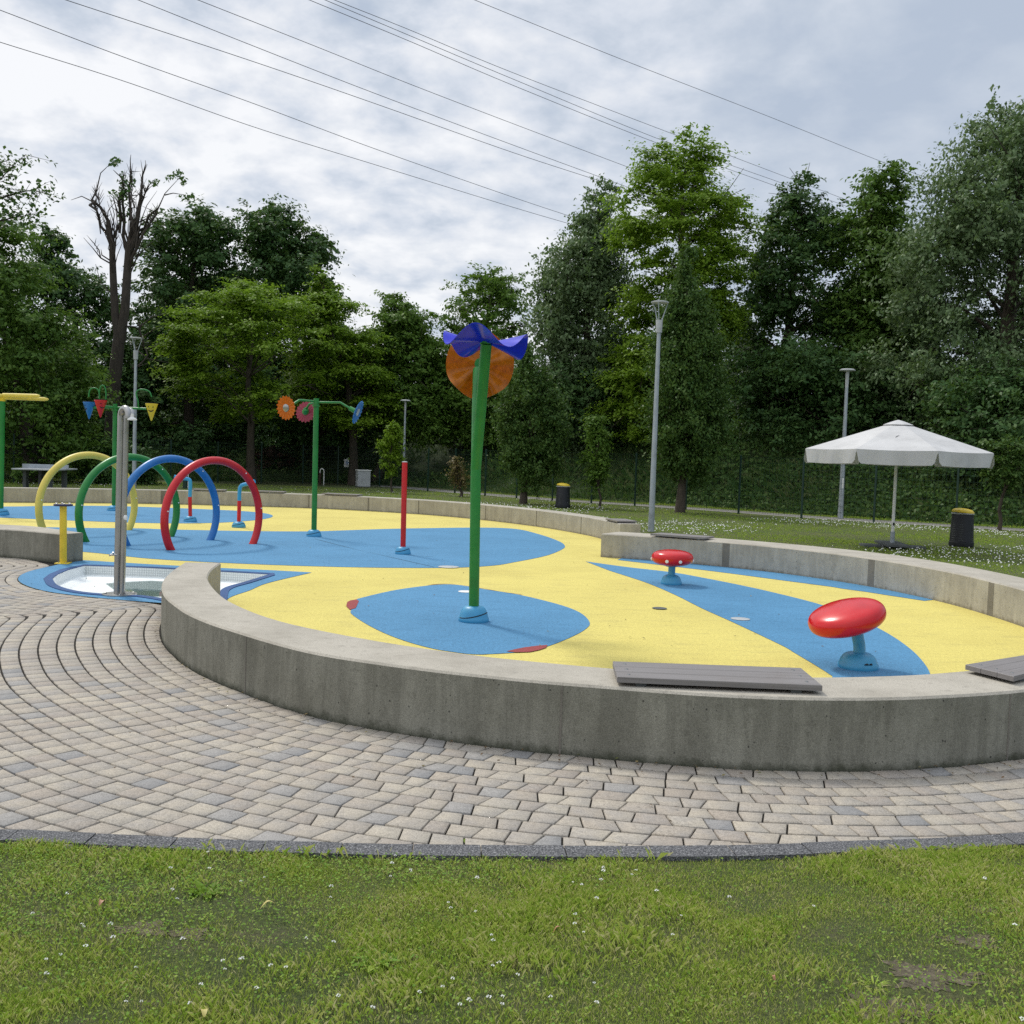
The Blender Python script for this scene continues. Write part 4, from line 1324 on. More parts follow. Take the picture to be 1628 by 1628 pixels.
# lamp posts
def lamp(b, h, lab, head, r=0.075):
    T = thing('street_lamp', lab, 'street lamp', b, 0, 'park lamp posts')
    MB().tube([(0, 0, 0), (0, 0, 0.5), (0, 0, h - 0.6)], [r * 1.1, r, r * 0.62], 16).build('pole', M['galv'], T)
    if head == 'bracket':
        MB().tube([(0, 0, h - 0.75), (0, 0, h - 0.44)], [0.075, 0.085], 16).build('collar', M['grey'], T)
        for k in range(3):
            a = 0.2 + k * 2.094
            MB().tube([(0.06 * math.cos(a), 0.06 * math.sin(a), h - 0.46), (0.13 * math.cos(a), 0.13 * math.sin(a), h - 0.24), (0.2 * math.cos(a), 0.2 * math.sin(a), h - 0.03)], 0.013, 8).build('bracket', M['galv'], T)
        MB().lathe([(0.18, -0.035), (0.215, -0.03), (0.22, 0.0), (0.18, 0.012), (0.01, 0.016)], 32, (0, 0, h)).build('lamp_head', M['grey'], T)
    else:
        MB().tube([(0, 0, h - 0.6), (0, 0, h - 0.05)], [r * 0.62, r * 0.75], 16).build('collar', M['grey'], T)
        MB().lathe([(0.08, -0.06), (0.26, -0.03), (0.265, 0.0), (0.2, 0.03), (0.01, 0.045)], 32, (0, 0, h)).build('lamp_head', M['grey'], T)
    return T
b = P(1035, 845); lamp(b, PD(1047, 480, b[1])[2], 'tall grey lamp post with open bracket head, just behind the right wall', 'bracket', 0.074)
b = P(1336, 824); t_ = lamp(b, PD(1344, 588, b[1])[2], 'grey lamp post with flat round head standing behind the parasol', 'disc', 0.085)
MB().box((0, -0.083, (PD(1337, 768, b[1])[2])), (0.05, 0.006, 0.35), 0).build('sticker', M['white'], t_)
b = P(213, 786); lamp(b, PD(210, 537, b[1])[2], 'slim grey lamp post with bracket head behind the hoops', 'bracket', 0.075)
b = np.array([PD(641, 776, 52)[0], 52, -0.02]); lamp(b, PD(643, 636, 52)[2], 'distant thin lamp post rising above the red spray post', 'disc', 0.075)

# cabinet, sign, standpipe, table, tap
b = P(577, 774)
T = thing('utility_cabinet', 'pale grey electrical cabinet on the grass by the fence', 'cabinet', b, R(28))
MB().box((0, 0, 0.42), (0.66, 0.36, 0.80), 0, 0.01).build('cabinet_body', M['grey'], T, False)
MB().box((0, 0, 0.845), (0.72, 0.42, 0.05), 0, 0.012).build('lid', M['white'], T, False)
MB().box((-0.335, 0, 0.42), (0.012, 0.32, 0.72), 0).build('door', M['grey'], T, False)
MB().box((-0.345, -0.08, 0.42), (0.02, 0.03, 0.12), 0).build('handle', M['dark'], T, False)
MB().box((0, 0, 0.012), (0.70, 0.40, 0.03), 0).build('plinth', M['slab'], T, False)
b = PD(552, 731, 57)
T = thing('notice_sign', 'small white notice with a peaked top fixed to the fence', 'sign', (b[0], b[1], b[2] - 0.4), 0)
MB().add([(-0.17, 0, 0), (0.17, 0, 0), (0.17, 0, 0.42), (0.06, 0, 0.52), (-0.05, 0, 0.44), (-0.17, 0, 0.42), (-0.17, 0.012, 0), (0.17, 0.012, 0), (0.17, 0.012, 0.42), (0.06, 0.012, 0.52), (-0.05, 0.012, 0.44), (-0.17, 0.012, 0.42)],
         [(0, 1, 2, 3, 4, 5), (11, 10, 9, 8, 7, 6)] + [(i, 6 + i, 6 + (i + 1) % 6, (i + 1) % 6) for i in range(6)]).build('panel', M['white'], T, False)
for (zz, w, hh) in ((0.33, 0.07, 0.05), (0.25, 0.20, 0.04), (0.18, 0.13, 0.03), (0.13, 0.1, 0.02)):
    MB().box((0, -0.003, zz), (w, 0.005, hh), 0).build('lettering', M['blue'], T, False)
MB().tube([(0.1, 0.03, -1.9), (0.1, 0.03, 0.4)], 0.02, 8).build('post', M['fencegreen'], T)
b = P(514, 771.5)
T = thing('standpipe', 'white hooked standpipe beside the far green post', 'standpipe', b)
q = catmull([(0.02, 0, 0), (0.02, 0, 0.55), (0.01, 0, 0.75), (-0.08, 0, 0.86), (-0.17, 0, 0.78), (-0.18, 0, 0.62)], 24)
MB().tube(q, 0.022, 10).build('pipe', M['white'], T)
MB().box((-0.18, 0, 0.33), (0.1, 0.1, 0.6), 0, 0.01).build('post', M['lf_red'], T, False)
b = P(46, 779)
T = thing('table_tennis_table', 'grey outdoor table tennis table behind the far wall at left', 'table', (b[0], b[1] + 1.3, 0), R(6))
MB().box((0, 0, 0.74), (1.50, 2.6, 0.05), 0, 0.01).build('tabletop', M['grey'], T, False)
MB().box((0, 0, 0.84), (1.66, 0.03, 0.15), 0, 0.004).build('net', M['galv'], T, False)
for sx in (-0.42, 0.42):
    for sy in (-0.8, 0.8):
        MB().box((sx, sy, 0.36), (0.12, 0.3, 0.72), 0, 0.01).build('leg', M['slab'], T, False)
b = P(298, 776.5)
T = thing('foot_tap', 'dark green post with white tap head behind the blue hoop', 'tap', b)
MB().box((-0.1, 0, 0.25), (0.16, 0.16, 0.55), 0, 0.01).build('post', M['fencegreen'], T, False)
MB().tube([(0.03, -0.02, 0), (0.03, -0.02, 0.72)], 0.02, 8).build('pipe', M['white'], T)
MB().lathe([(0.03, 0.0), (0.09, 0.03), (0.09, 0.06), (0.02, 0.08)], 14, (0.03, -0.02, 0.70)).build('tap_head', M['white'], T)
# far shed behind the hill crest, and a goal frame on the left
xs0, xs1 = PD(575, 690, 70)[0], PD(862, 690, 70)[0]
zz = float(hill(np.array([(xs0 + xs1) / 2]), np.array([70.0]))[0])
T = thing('shed', 'long dark shed with a thin pale roof edge beyond the hill crest', 'shed', ((xs0 + xs1) / 2, 72, zz), R(-2))
ztop = PD(620, 681, 71)[2] - zz
MB().box((0, 0, ztop / 2 - 0.1), (xs1 - xs0, 3, ztop), 0).build('wall', M['slab'], T, False)
MB().box((0, -0.1, ztop), (xs1 - xs0 + 0.5, 3.8, 0.14), 0).build('roof', M['grey'], T, False)
for k in range(5):
    MB().box((-(xs1 - xs0) / 2 + 1.4 + k * 2.3, -1.52, ztop * 0.5), (0.9, 0.06, ztop * 0.55), 0).build('door', M['dark'], T, False)
q0, q1 = PD(56, 705, 50), PD(61, 737, 50)
T = thing('goal_frame', 'old white goal post leaning on the grass left of the hoops', 'goal frame', (q1[0], 50, float(q1[2])))
MB().tube([(0, 0, -0.3), tuple(Vector(q0 - q1)), tuple(Vector(q0 - q1) + Vector((0.3, 0.9, 0)))], 0.04, 8).build('frame', M['white'], T)

# ------------------------------------------------------------------ vegetation
def unit(n):
    v = rng.normal(size=(n, 3)); v /= np.linalg.norm(v, axis=1)[:, None]
    return v

def leaf_quads(pos, nrm, ln, wd, droop=0.0):
    """Kite shaped leaves around given normals, folded a little along the midrib."""
    n = len(pos)
    a = unit(n)
    t = a - nrm * (a * nrm).sum(1)[:, None]
    t[:, 2] -= droop
    t /= np.linalg.norm(t, axis=1)[:, None] + 1e-9
    b = np.cross(nrm, t); b /= np.linalg.norm(b, axis=1)[:, None] + 1e-9
    ln = ln[:, None]; wd = wd[:, None]
    v = np.empty((n, 4, 3), np.float32)
    v[:, 0] = pos - t * ln * 0.5
    v[:, 1] = pos + b * wd * 0.5 + nrm * wd * 0.12 - t * ln * 0.05
    v[:, 2] = pos + t * ln * 0.5
    v[:, 3] = pos - b * wd * 0.5 + nrm * wd * 0.12 - t * ln * 0.05
    return v

def quads_obj(name, v, mat, parent=None):
    n = len(v)
    return bigmesh(name, v, np.arange(n * 4, dtype=np.int32).reshape(n, 4), mat, parent)

def make_crown(rows, dist, nclump, nleaf, lsize, cr=(0.7, 1.3), flat=0.65, shell=0.55, droop=0.15, upb=0.5, bx=None, depthk=1.0, jit=0.0):
    """rows: (Y, XL, XR) of the crown in the photo; turned into a solid of clumps at the tree's own distance."""
    Z, CX, RD = [], [], []
    for (Y, xl, xr) in rows:
        p, q = PD(xl, Y, dist), PD(xr, Y, dist)
        Z.append((p[2] + q[2]) / 2); CX.append((p[0] + q[0]) / 2); RD.append((q[0] - p[0]) / 2)
    Z, CX, RD = np.array(Z)[::-1], np.array(CX)[::-1], np.array(RD)[::-1]
    zg = np.linspace(Z[0], Z[-1], 200)
    rg = np.interp(zg, Z, RD)
    cum = np.cumsum(rg ** 1.3 + 0.05)
    cum /= cum[-1]
    zc = np.interp(rng.random(nclump), cum, zg)
    rc = np.interp(zc, Z, RD); xc = np.interp(zc, Z, CX)
    nt_ = min(12, nclump // 6)            # leaders that fill the tip
    zc[:nt_] = Z[-1] - (Z[-1] - Z[0]) * np.linspace(0.015, 0.24, nt_)
    rc = np.interp(zc, Z, RD); xc = np.interp(zc, Z, CX)
    crad = rng.uniform(cr[0], cr[1], nclump) * np.clip(rc / 2.2, 0.35, 1.0)
    fr = rng.random(nclump) ** (0.5 if shell <= 0 else (0.5 - 0.35 * shell))
    fr[:nt_] *= 0.4
    ang = rng.random(nclump) * 2 * np.pi
    rad = np.maximum(0, rc - crad * 0.45) * fr
    cen = np.stack([xc + rad * np.cos(ang), dist + rad * np.sin(ang) * depthk, zc], 1)
    # the silhouette rows get their own clumps so the outline follows the tree
    w = crad ** 2; w = w / w.sum()
    cnt = np.maximum(12, (w * nleaf).astype(int))
    P_, N_ = [], []
    for i in range(nclump):
        n = cnt[i]
        m = max(4, int(n / 26))
        d = unit(m)
        rr_ = rng.random(m) ** 0.40
        wob = 1 + 0.35 * np.sin(d[:, :1] * 3 + i) * np.sin(d[:, 1:2] * 4 + 2 * i)
        sc = d * rr_[:, None] * crad[i] * np.array([1.15, 1.15, flat]) * wob
        k = rng.integers(0, m, n)
        sr = (0.16 + 0.30 * crad[i]) * rng.uniform(0.55, 1.2, m)
        out = d + np.array([0, 0, 0.1]); out[:, 2] *= flat
        out /= np.linalg.norm(out, axis=1)[:, None]
        al = rng.normal(size=n) * 0.75
        off = sc[k] + out[k] * (al * sr[k])[:, None] + rng.normal(size=(n, 3)) * (sr[k] * 0.42)[:, None] * np.array([1, 1, 0.45 + 0.4 * max(0, flat - 0.7)])
        off[:, 2] -= np.maximum(0, al) ** 2 * sr[k] * (0.22 if droop >= 0 else -0.1)
        P_.append(cen[i] + off)
        nn = out[k] * 0.3 + d[k] * 0.25 + unit(n) * 0.5 + np.array([0, 0, upb])
        N_.append(nn / np.linalg.norm(nn, axis=1)[:, None])
    pos = np.vstack(P_); nrm = np.vstack(N_)
    n = len(pos)
    ls = lsize * rng.uniform(0.65, 1.35, n)
    v = leaf_quads(pos, nrm, ls, ls * 0.55, droop)
    return v, cen, crad, (Z, CX, RD)

def tree(name, label, rows, dist, mat, nclump=80, nleaf=16000, lsize=0.24, trunk_r=0.2, base_px=None, limbs=18, barkm='bark', group='trees beyond the fence', cat='tree', **kw):
    v, cen, crad, (Z, CX, RD) = make_crown(rows, dist, int(nclump * 1.25), int(nleaf * 1.75), lsize * 0.9, **kw)
    xb = CX[0] if base_px is None else PD(base_px, 760, dist)[0]
    zb = float(hill(np.array([xb]), np.array([dist]))[0])
    if fence_dist(np.array([xb]), np.array([dist]))[0] < 2.5:
        zb = -0.03
    T = thing(name, label, cat, (xb, dist, zb), 0, group)
    org = np.array([xb, dist, zb])
    quads_obj('crown', v - org, M[mat], T)
    tb = MB()
    ztop = Z[-1] - 0.12 * (Z[-1] - Z[0])
    n = 9
    pts, rad = [], []
    for i in range(n):
        t = i / (n - 1)
        z = zb + (ztop - zb) * t
        x = xb + (np.interp(z, Z, CX) - xb) * min(1, t * 1.4) + 0.06 * math.sin(i * 2.1 + dist) * (t > 0)
        pts.append((x - xb, 0.05 * math.sin(i * 1.3), z - zb)); rad.append(trunk_r * (1 - 0.86 * t) + 0.02 + (0.35 * trunk_r if i == 0 else 0))
    tb.tube(pts, rad, 10)
    pa_ = np.array(pts)
    order = rng.permutation(len(cen))[:limbs]
    for i in order:
        c = cen[i] - org
        zz_ = max(pts[1][2] * 0.9, c[2] - 0.35 * math.hypot(c[0], c[1]) - 0.4)
        zz_ = min(zz_, pts[-1][2] * 0.97)
        s = np.array([np.interp(zz_, pa_[:, 2], pa_[:, 0]), np.interp(zz_, pa_[:, 2], pa_[:, 1]), zz_])
        mid = (s + c) / 2 + np.array([0, 0, 0.12 * np.linalg.norm(c - s)])
        r1 = max(0.025, trunk_r * 0.33 * (1 - 0.6 * zz_ / pts[-1][2]))
        tb.tube([s, mid, c], [r1, r1 * 0.65, 0.012], 6, False)
        for _ in range(3):
            e = c + rng.normal(size=3) * crad[i] * 0.55
            tb.tube([mid * 0.4 + c * 0.6, e], [r1 * 0.4, 0.008], 4, False)
    tb.build('trunk', M[barkm], T, True, 60)
    return T

trees = []
G1 = 'trees beyond the fence'
tr = lambda *a, **k: trees.append(tree(*a, **k))
# left
tr('broadleaf_tree', 'big mid green tree filling the left edge behind the hoops', [(356, -100, 20), (380, -120, 62), (420, -130, 100), (480, -140, 128), (540, -140, 150), (600, -140, 168), (660, -130, 172), (720, -110, 165), (752, -60, 120)], 45, 'lf_mid', 140, 36000, 0.22, 0.28, 51, cr=(0.7, 1.3))
tr('broadleaf_tree', 'shapeless dark tree whose low top fills in behind the overhanging branches', [(335, -230, -120), (400, -240, -80), (500, -240, -60), (640, -240, -60)], 52, 'lf_dark', 60, 12000, 0.24, 0.2, -140)
tr('broadleaf_tree', 'dark tree rising just left of the bare dead trunk', [(356, 60, 92), (380, 48, 112), (420, 35, 130), (450, 28, 170), (500, 20, 215), (580, 20, 235), (700, 20, 235)], 62, 'lf_dark', 130, 30000, 0.26, 0.25)
tr('broadleaf_tree', 'wide dark round tree right behind the dead trunk', [(326, 285, 345), (340, 262, 372), (370, 235, 386), (430, 212, 400), (520, 195, 410), (640, 185, 420), (730, 195, 400)], 62, 'lf_dark', 150, 34000, 0.28, 0.35)
tr('broadleaf_tree', 'dark round topped tree, right one of the dark pair at left', [(331, 410, 480), (345, 388, 508), (380, 380, 525), (430, 372, 540), (480, 370, 548), (560, 375, 560), (690, 390, 560)], 64, 'lf_dark', 140, 30000, 0.28, 0.32)
tr('locust_tree', 'bright lime green spreading tree above the hoops', [(452, 330, 450), (468, 312, 480), (500, 290, 520), (540, 265, 535), (585, 256, 535), (630, 264, 520), (668, 300, 490)], 52, 'lf_lime', 80, 24000, 0.21, 0.22, 400, flat=0.30, cr=(0.55, 1.1), upb=1.1, shell=0.75)
tr('locust_tree', 'lime green tree with pointed top behind the three-disc post', [(425, 495, 512), (445, 482, 530), (470, 470, 570), (510, 460, 585), (560, 460, 612), (620, 470, 630), (675, 490, 620)], 55, 'lf_lime', 76, 22000, 0.21, 0.24, 562, flat=0.32, cr=(0.55, 1.05), upb=1.0, shell=0.75)
tr('broadleaf_tree', 'fresh green tree behind the thin red spray post', [(470, 612, 645), (485, 595, 668), (520, 585, 695), (570, 580, 712), (630, 590, 722), (700, 600, 725)], 58, 'lf_fresh', 110, 22000, 0.24, 0.24, 597)
tr('open_crowned_tree', 'airy tree with sky showing through, above the flower discs', [(430, 770, 815), (440, 735, 832), (470, 712, 846), (510, 700, 850), (560, 705, 830), (630, 700, 800)], 62, 'lf_fresh', 90, 8500, 0.24, 0.3, 770, limbs=40, cr=(0.5, 0.95), shell=0.8)
tr('small_hornbeam', 'dark cone shaped hornbeam right of the flower discs', [(548, 836, 842), (575, 820, 858), (610, 802, 880), (650, 792, 898), (690, 792, 905), (725, 800, 905), (755, 820, 885), (778, 828, 855)], 39, 'lf_horn', 120, 20000, 0.13, 0.11, 833, cr=(0.4, 0.7), flat=1.2, droop=-0.4, upb=0.1, group='young lawn trees')
tr('willow_tree', 'silvery grey green willow left of the lime tree', [(282, 950, 975), (310, 930, 992), (345, 915, 1000), (390, 878, 1005), (430, 848, 1008), (480, 852, 1010), (550, 855, 1010), (640, 862, 1010), (710, 880, 1000)], 52, 'lf_grey', 150, 30000, 0.22, 0.28, 930, droop=0.6, flat=0.9)
tr('locust_tree', 'tallest lime green tree behind the bracket lamp post', [(196, 1085, 1105), (212, 1055, 1140), (235, 1050, 1165), (262, 990, 1150), (300, 978, 1190), (340, 970, 1205), (400, 965, 1200), (460, 972, 1195), (520, 985, 1180), (560, 960, 1160), (600, 945, 1140), (650, 950, 1120), (700, 990, 1090)], 48, 'lf_lime', 185, 42000, 0.2, 0.3, 1060, flat=0.38, cr=(0.5, 1.05), upb=0.9, limbs=45, shell=0.6)
tr('columnar_hornbeam', 'tall dark flame shaped hornbeam by the bracket lamp post', [(388, 1089, 1096), (420, 1074, 1110), (460, 1058, 1124), (510, 1046, 1140), (570, 1036, 1150), (630, 1030, 1155), (680, 1030, 1155), (720, 1040, 1148), (750, 1055, 1130), (772, 1068, 1108)], 36, 'lf_horn', 220, 36000, 0.13, 0.13, 1083, cr=(0.4, 0.75), flat=1.3, droop=-0.4, upb=0.1, group='young lawn trees')
tr('broadleaf_tree', 'dark tree with thin top between lime tree and right wood', [(268, 1276, 1288), (290, 1248, 1308), (320, 1222, 1322), (370, 1195, 1342), (440, 1180, 1348), (520, 1172, 1352), (610, 1172, 1345), (700, 1200, 1330)], 50, 'lf_dark', 160, 26000, 0.24, 0.28, 1222, limbs=30)
tr('broadleaf_tree', 'dark green tree behind the parasol with uneven top', [(252, 1402, 1425), (272, 1368, 1452), (300, 1342, 1458), (350, 1330, 1460), (420, 1322, 1465), (520, 1320, 1475), (610, 1320, 1480), (700, 1330, 1470)], 48, 'lf_mid', 160, 30000, 0.24, 0.3, 1400, limbs=30)
tr('willow_tree', 'huge grey green willow filling the right edge', [(148, 1566, 1588), (175, 1548, 1625), (205, 1535, 1710), (245, 1492, 1770), (300, 1460, 1790), (370, 1435, 1790), (440, 1412, 1800), (520, 1392, 1800), (590, 1385, 1790), (660, 1410, 1770), (720, 1470, 1740), (750, 1520, 1700)], 42, 'lf_grey', 260, 60000, 0.20, 0.4, 1600, droop=0.5, flat=0.85, limbs=40)
tr('understorey_tree', 'low dark tree in the shade behind the parasol', [(560, 1180, 1420), (610, 1160, 1470), (660, 1170, 1520), (705, 1190, 1540)], 46, 'lf_dark', 110, 24000, 0.22, 0.2, 1300)
tr('understorey_tree', 'low dark tree under the willow at the right edge', [(600, 1480, 1720), (650, 1470, 1740), (720, 1480, 1760), (775, 1520, 1760)], 38, 'lf_dark', 90, 22000, 0.2, 0.2, 1640)
tr('understorey_tree', 'low dark tree below the silvery willow', [(590, 850, 1000), (640, 840, 1030), (690, 850, 1040)], 52, 'lf_dark', 80, 15000, 0.22, 0.18, 930)
tr('understorey_tree', 'shady mid green tree behind the flower discs, under the airy crown', [(545, 700, 800), (590, 685, 840), (640, 680, 860), (695, 690, 860)], 59, 'lf_fresh', 90, 17000, 0.24, 0.2, 770)
tr('understorey_tree', 'low dark tree in the shade behind the three-disc post', [(600, 400, 600), (650, 400, 640), (700, 420, 620)], 60, 'lf_dark', 90, 15000, 0.26, 0.2, 500)

# saplings and shrubs on the lawn
def sapling(label, rows, dist, mat, n, ls, bpx, r=0.03, name='sapling', cr=(0.28, 0.46), clumps=44, cat='young tree', **kw):
    tree(name, label, rows, dist, mat, clumps, n, ls, r, bpx, 10, 'bark', 'young lawn trees', cat, cr=cr, flat=1.0, **kw)
sapling('thin yellow green sapling between the cabinet and the red post', [(676, 622, 634), (695, 610, 640), (715, 598, 642), (740, 600, 636), (756, 612, 630)], 46, 'lf_lime', 1800, 0.16, 624)
sapling('small dry brown sapling left of the tall flower post', [(730, 718, 730), (745, 714, 738), (760, 716, 742), (775, 724, 738)], 44, 'lf_dry', 700, 0.12, 733.5, 0.05)
sapling('slender green sapling right of the small hornbeam', [(665, 938, 955), (690, 932, 966), (715, 935, 968), (735, 922, 968), (758, 930, 970), (775, 940, 960)], 37.5, 'lf_fresh', 3200, 0.13, 955, 0.025)
sapling('young tree in the fence shade at the far right', [(700, 1570, 1625), (730, 1560, 1640), (760, 1568, 1628), (775, 1580, 1610)], 31, 'lf_horn', 2600, 0.13, 1593, 0.04)
tree('purple_shrub', 'low purple leaved shrub on the bank left of the three-disc post', [(712, 415, 450), (730, 395, 468), (745, 388, 475), (758, 395, 470)], 60, 'lf_red', 50, 7000, 0.16, 0.05, 432, 8, 'bark', None, 'shrub', cr=(0.4, 0.7))
tree('shrub', 'dark bush behind the green hoop and shower', [(700, 150, 215), (720, 130, 240), (750, 125, 245), (768, 140, 235)], 46, 'lf_dark', 60, 10000, 0.17, 0.06, 185, 8, 'bark', None, 'shrub', cr=(0.5, 0.8))
tree('shrub', 'pale leaved bush at the crest left of the shed', [(688, 588, 600), (698, 578, 612), (712, 575, 618)], 66, 'lf_fresh', 25, 2600, 0.18, 0.05, 598, 6, 'bark', None, 'shrub', cr=(0.4, 0.7))

# second row of wood further back: copies with their own stand
back = [(3, -26, 78, 0.80), (4, -14, 84, 0.62), (7, -5, 86, 0.62), (2, 2.5, 84, 0.50), (14, 10, 80, 0.7), (13, 17, 78, 0.85), (4, 26, 74, 0.95), (3, 36, 66, 1.0), (2, -38, 70, 0.9), (13, 23, 60, 0.95), (14, 33, 52, 0.9), (4, -34, 56, .9), (3, -20, 70, .85), (7, -9, 74, .6), (3, -4, 72, .42), (2, 1, 74, .42), (3, 5.5, 70, .5), (13, 30, 46, .8)]
blabs = ['dark back row tree behind the wide round pair', 'back row tree in the gap right of the round pair', 'back row tree hidden behind the lime tree', 'low back row tree behind the airy crown',
         'back row tree behind the tallest lime tree', 'back row tree behind the thin topped dark tree', 'back row tree behind the parasol tree', 'back row tree beyond the huge right willow',
         'back row tree far behind the left edge tree', 'back row tree between parasol tree and right willow', 'back row tree just right of the huge willow', 'back row tree left of the left edge tree', 'back row tree behind the dead trunk', 'back row tree behind the three-disc post', 'low dark filler tree behind the shed', 'low dark filler tree left of the silvery willow', 'low dark filler tree behind the silvery willow', 'back row tree on the bank beyond the far right lawn']
for (i, x, y, s_), lab in zip(back, blabs):
    t = copy_tree(trees[i])
    t.location = (x, y, float(hill(np.array([x]), np.array([y]))[0])); t.scale = (s_, s_, s_); t.rotation_euler = (0, 0, random.uniform(0, 6.28))
    t['label'] = lab; t['group'] = 'back row of the wood'

# dead topped trunk
def dead_tree():
    D = 50.0
    W_ = lambda X, Y, dd=0.0: PD(X, Y, D + dd)
    b = W_(178, 700); zb = float(hill(np.array([b[0]]), np.array([D]))[0])
    T = thing('dead_tree', 'tall bare dead tree with broken branch stubs against the sky', 'tree', (b[0], D, zb), 0, G1)
    o = np.array([b[0], D, zb])
    tb = MB()
    tb.tube([np.array([b[0], D, zb - 0.1]) - o, W_(180, 620) - o, W_(187, 560) - o, W_(190, 530) - o], [0.42, 0.33, 0.29, 0.27], 12)
    tb.tube([W_(190, 545) - o, W_(183, 500) - o, W_(180, 440) - o, W_(178, 390) - o, W_(172, 350) - o], [0.24, 0.19, 0.17, 0.14, 0.1], 10)
    tb.tube([W_(190, 545) - o, W_(199, 490) - o, W_(202, 440) - o, W_(205, 395) - o, W_(214, 350) - o], [0.26, 0.22, 0.2, 0.18, 0.12], 10)
    for (a, c, d_, r_) in [((178, 395), (160, 360), (150, 325), 0.10), ((176, 370), (160, 330), (152, 306), 0.12), ((180, 400), (188, 360), (186, 335), 0.1), ((203, 400), (198, 350), (195, 280), 0.12),
                           ((206, 395), (208, 340), (208, 270), 0.1), ((208, 390), (222, 330), (227, 275), 0.14), ((212, 360), (226, 320), (233, 300), 0.08), ((204, 420), (228, 370), (250, 340), 0.1), ((214, 370), (235, 345), (252, 330), 0.09),
                           ((176, 380), (170, 350), (168, 340), 0.08), ((190, 370), (190, 330), (189, 322), 0.09), ((206, 350), (214, 330), (216, 310), 0.07), ((178, 430), (160, 410), (148, 385), 0.06), ((200, 430), (212, 410), (222, 400), .05),
                           ((152, 320), (154, 335), (160, 372), 0.09), ((199, 540), (215, 520), (222, 518), .08), ((222, 518), (228, 545), (232, 555), .07), ((232, 555), (225, 578), (210, 586), .05)]:
        dz1, dz2 = random.uniform(-0.5, 0.5), random.uniform(-1, 1)
        mid_ = W_(*c, dz1) - o
        r_ *= 0.78
        jg = rng.normal(size=(2, 3)) * 0.12
        A0, A3 = W_(*a) - o, W_(*d_, dz2) - o
        tb.tube([A0, (A0 + mid_) / 2 + jg[0], mid_, (mid_ + A3) / 2 + jg[1], A3], [r_, r_ * 0.9, r_ * 0.75, r_ * 0.6, r_ * 0.35], 7)
        for u_ in (0.35, 0.6, 0.8, 0.95):
            e_ = mid_ + (A3 - mid_) * u_
            tb.tube([e_, e_ + rng.normal(size=3) * np.array([.22, .2, .1]) + np.array([0, 0, 0.3])], [0.022, 0.005], 4)
    for _ in range(48):
        x, y = random.uniform(164, 240), random.uniform(345, 415)
        L_ = random.uniform(25, 95) * (1 - abs(x - 203) / 90); tx = x + (x - 200) * random.uniform(0.1, 0.5) + random.uniform(-6, 6)
        r_ = random.uniform(0.02, 0.055); d1_, d2_ = random.uniform(-.5, .5), random.uniform(-.9, .9)
        bx_ = 181 if x < 193 else 206
        tb.tube([W_(bx_, y + 25, 0) - o, W_((x + bx_) / 2 + random.uniform(-4, 4), y, d1_) - o, W_(x + random.uniform(-4, 4), y - L_ * 0.5, d1_) - o, W_(tx, y - L_, d2_) - o], [r_, r_ * 0.9, r_ * 0.6, r_ * 0.2], 6)
    for (a, c, d_) in [((153, 305), (160, 275), (178, 258)), ((250, 335), (262, 308), (285, 283)), ((150, 322), (130, 312), (113, 318)), ((208, 272), (207, 255), (208, 246)), ((233, 302), (238, 293), (247, 284)),
                       ((222, 520), (240, 505), (275, 495)), ((232, 556), (245, 552), (258, 543)), ((228, 535), (250, 520), (290, 518)), ((160, 410), (148, 395), (133, 378)), ((170, 350), (172, 335), (182, 322)), ((215, 555), (235, 570), (270, 577)),
                       ((186, 335), (180, 315), (175, 310)), ((262, 310), (275, 307), (295, 310)), ((196, 285), (185, 275), (180, 270)), ((227, 278), (232, 262), (231, 255)), ((190, 480), (160, 450), (152, 420))]:
        tb.tube([W_(*a) - o, W_(*c, random.uniform(-.5, .5)) - o, W_(*d_, random.uniform(-1, 1)) - o], [0.035, 0.022, 0.01], 5)
    for _ in range(190):
        p_, q_ = random.choice([((160, 360), (150, 325)), ((160, 330), (152, 306)), ((198, 350), (195, 280)), ((208, 340), (208, 270)), ((222, 330), (227, 275)), ((226, 320), (233, 300)), ((228, 370), (250, 340)), ((190, 330), (189, 322)), ((180, 400), (188, 360))])
        u_ = random.random(); x, y = p_[0] + (q_[0] - p_[0]) * u_, p_[1] + (q_[1] - p_[1]) * u_
        dd = random.uniform(-.2, .2)
        tb.tube([W_(x, y, dd) - o, W_(x + random.uniform(-9, 9), y - random.uniform(4, 22), dd + random.uniform(-.4, .4)) - o], [0.022, 0.005], 4)
    tb.build('trunk', M['barkdark'], T, True, 60)
    pos = []
    for (x, y, sx, sy, n) in [(185, 256, 10, 5, 70), (180, 262, 9, 3, 40), (196, 300, 8, 22, 200), (245, 290, 9, 6, 60), (285, 278, 10, 8, 80), (292, 290, 6, 6, 40), (300, 312, 12, 4, 60), (210, 290, 10, 14, 70), (185, 310, 12, 8, 60), (268, 282, 6, 5, 30), (200, 340, 12, 20, 80)]:
        for _ in range(int(n * 0.55)):
            pos.append(W_(x + random.gauss(0, sx * 0.5), y + random.gauss(0, sy * 0.5), random.gauss(0, 0.35)) - o)
    pos = np.array(pos); nn = unit(len(pos)) + np.array([0, 0, 0.8]); nn /= np.linalg.norm(nn, axis=1)[:, None]
    l_ = rng.uniform(0.12, 0.26, len(pos))
    quads_obj('foliage', leaf_quads(pos, nn, l_, l_ * 0.6, 0.3), M['lf_dark'], T)
dead_tree()
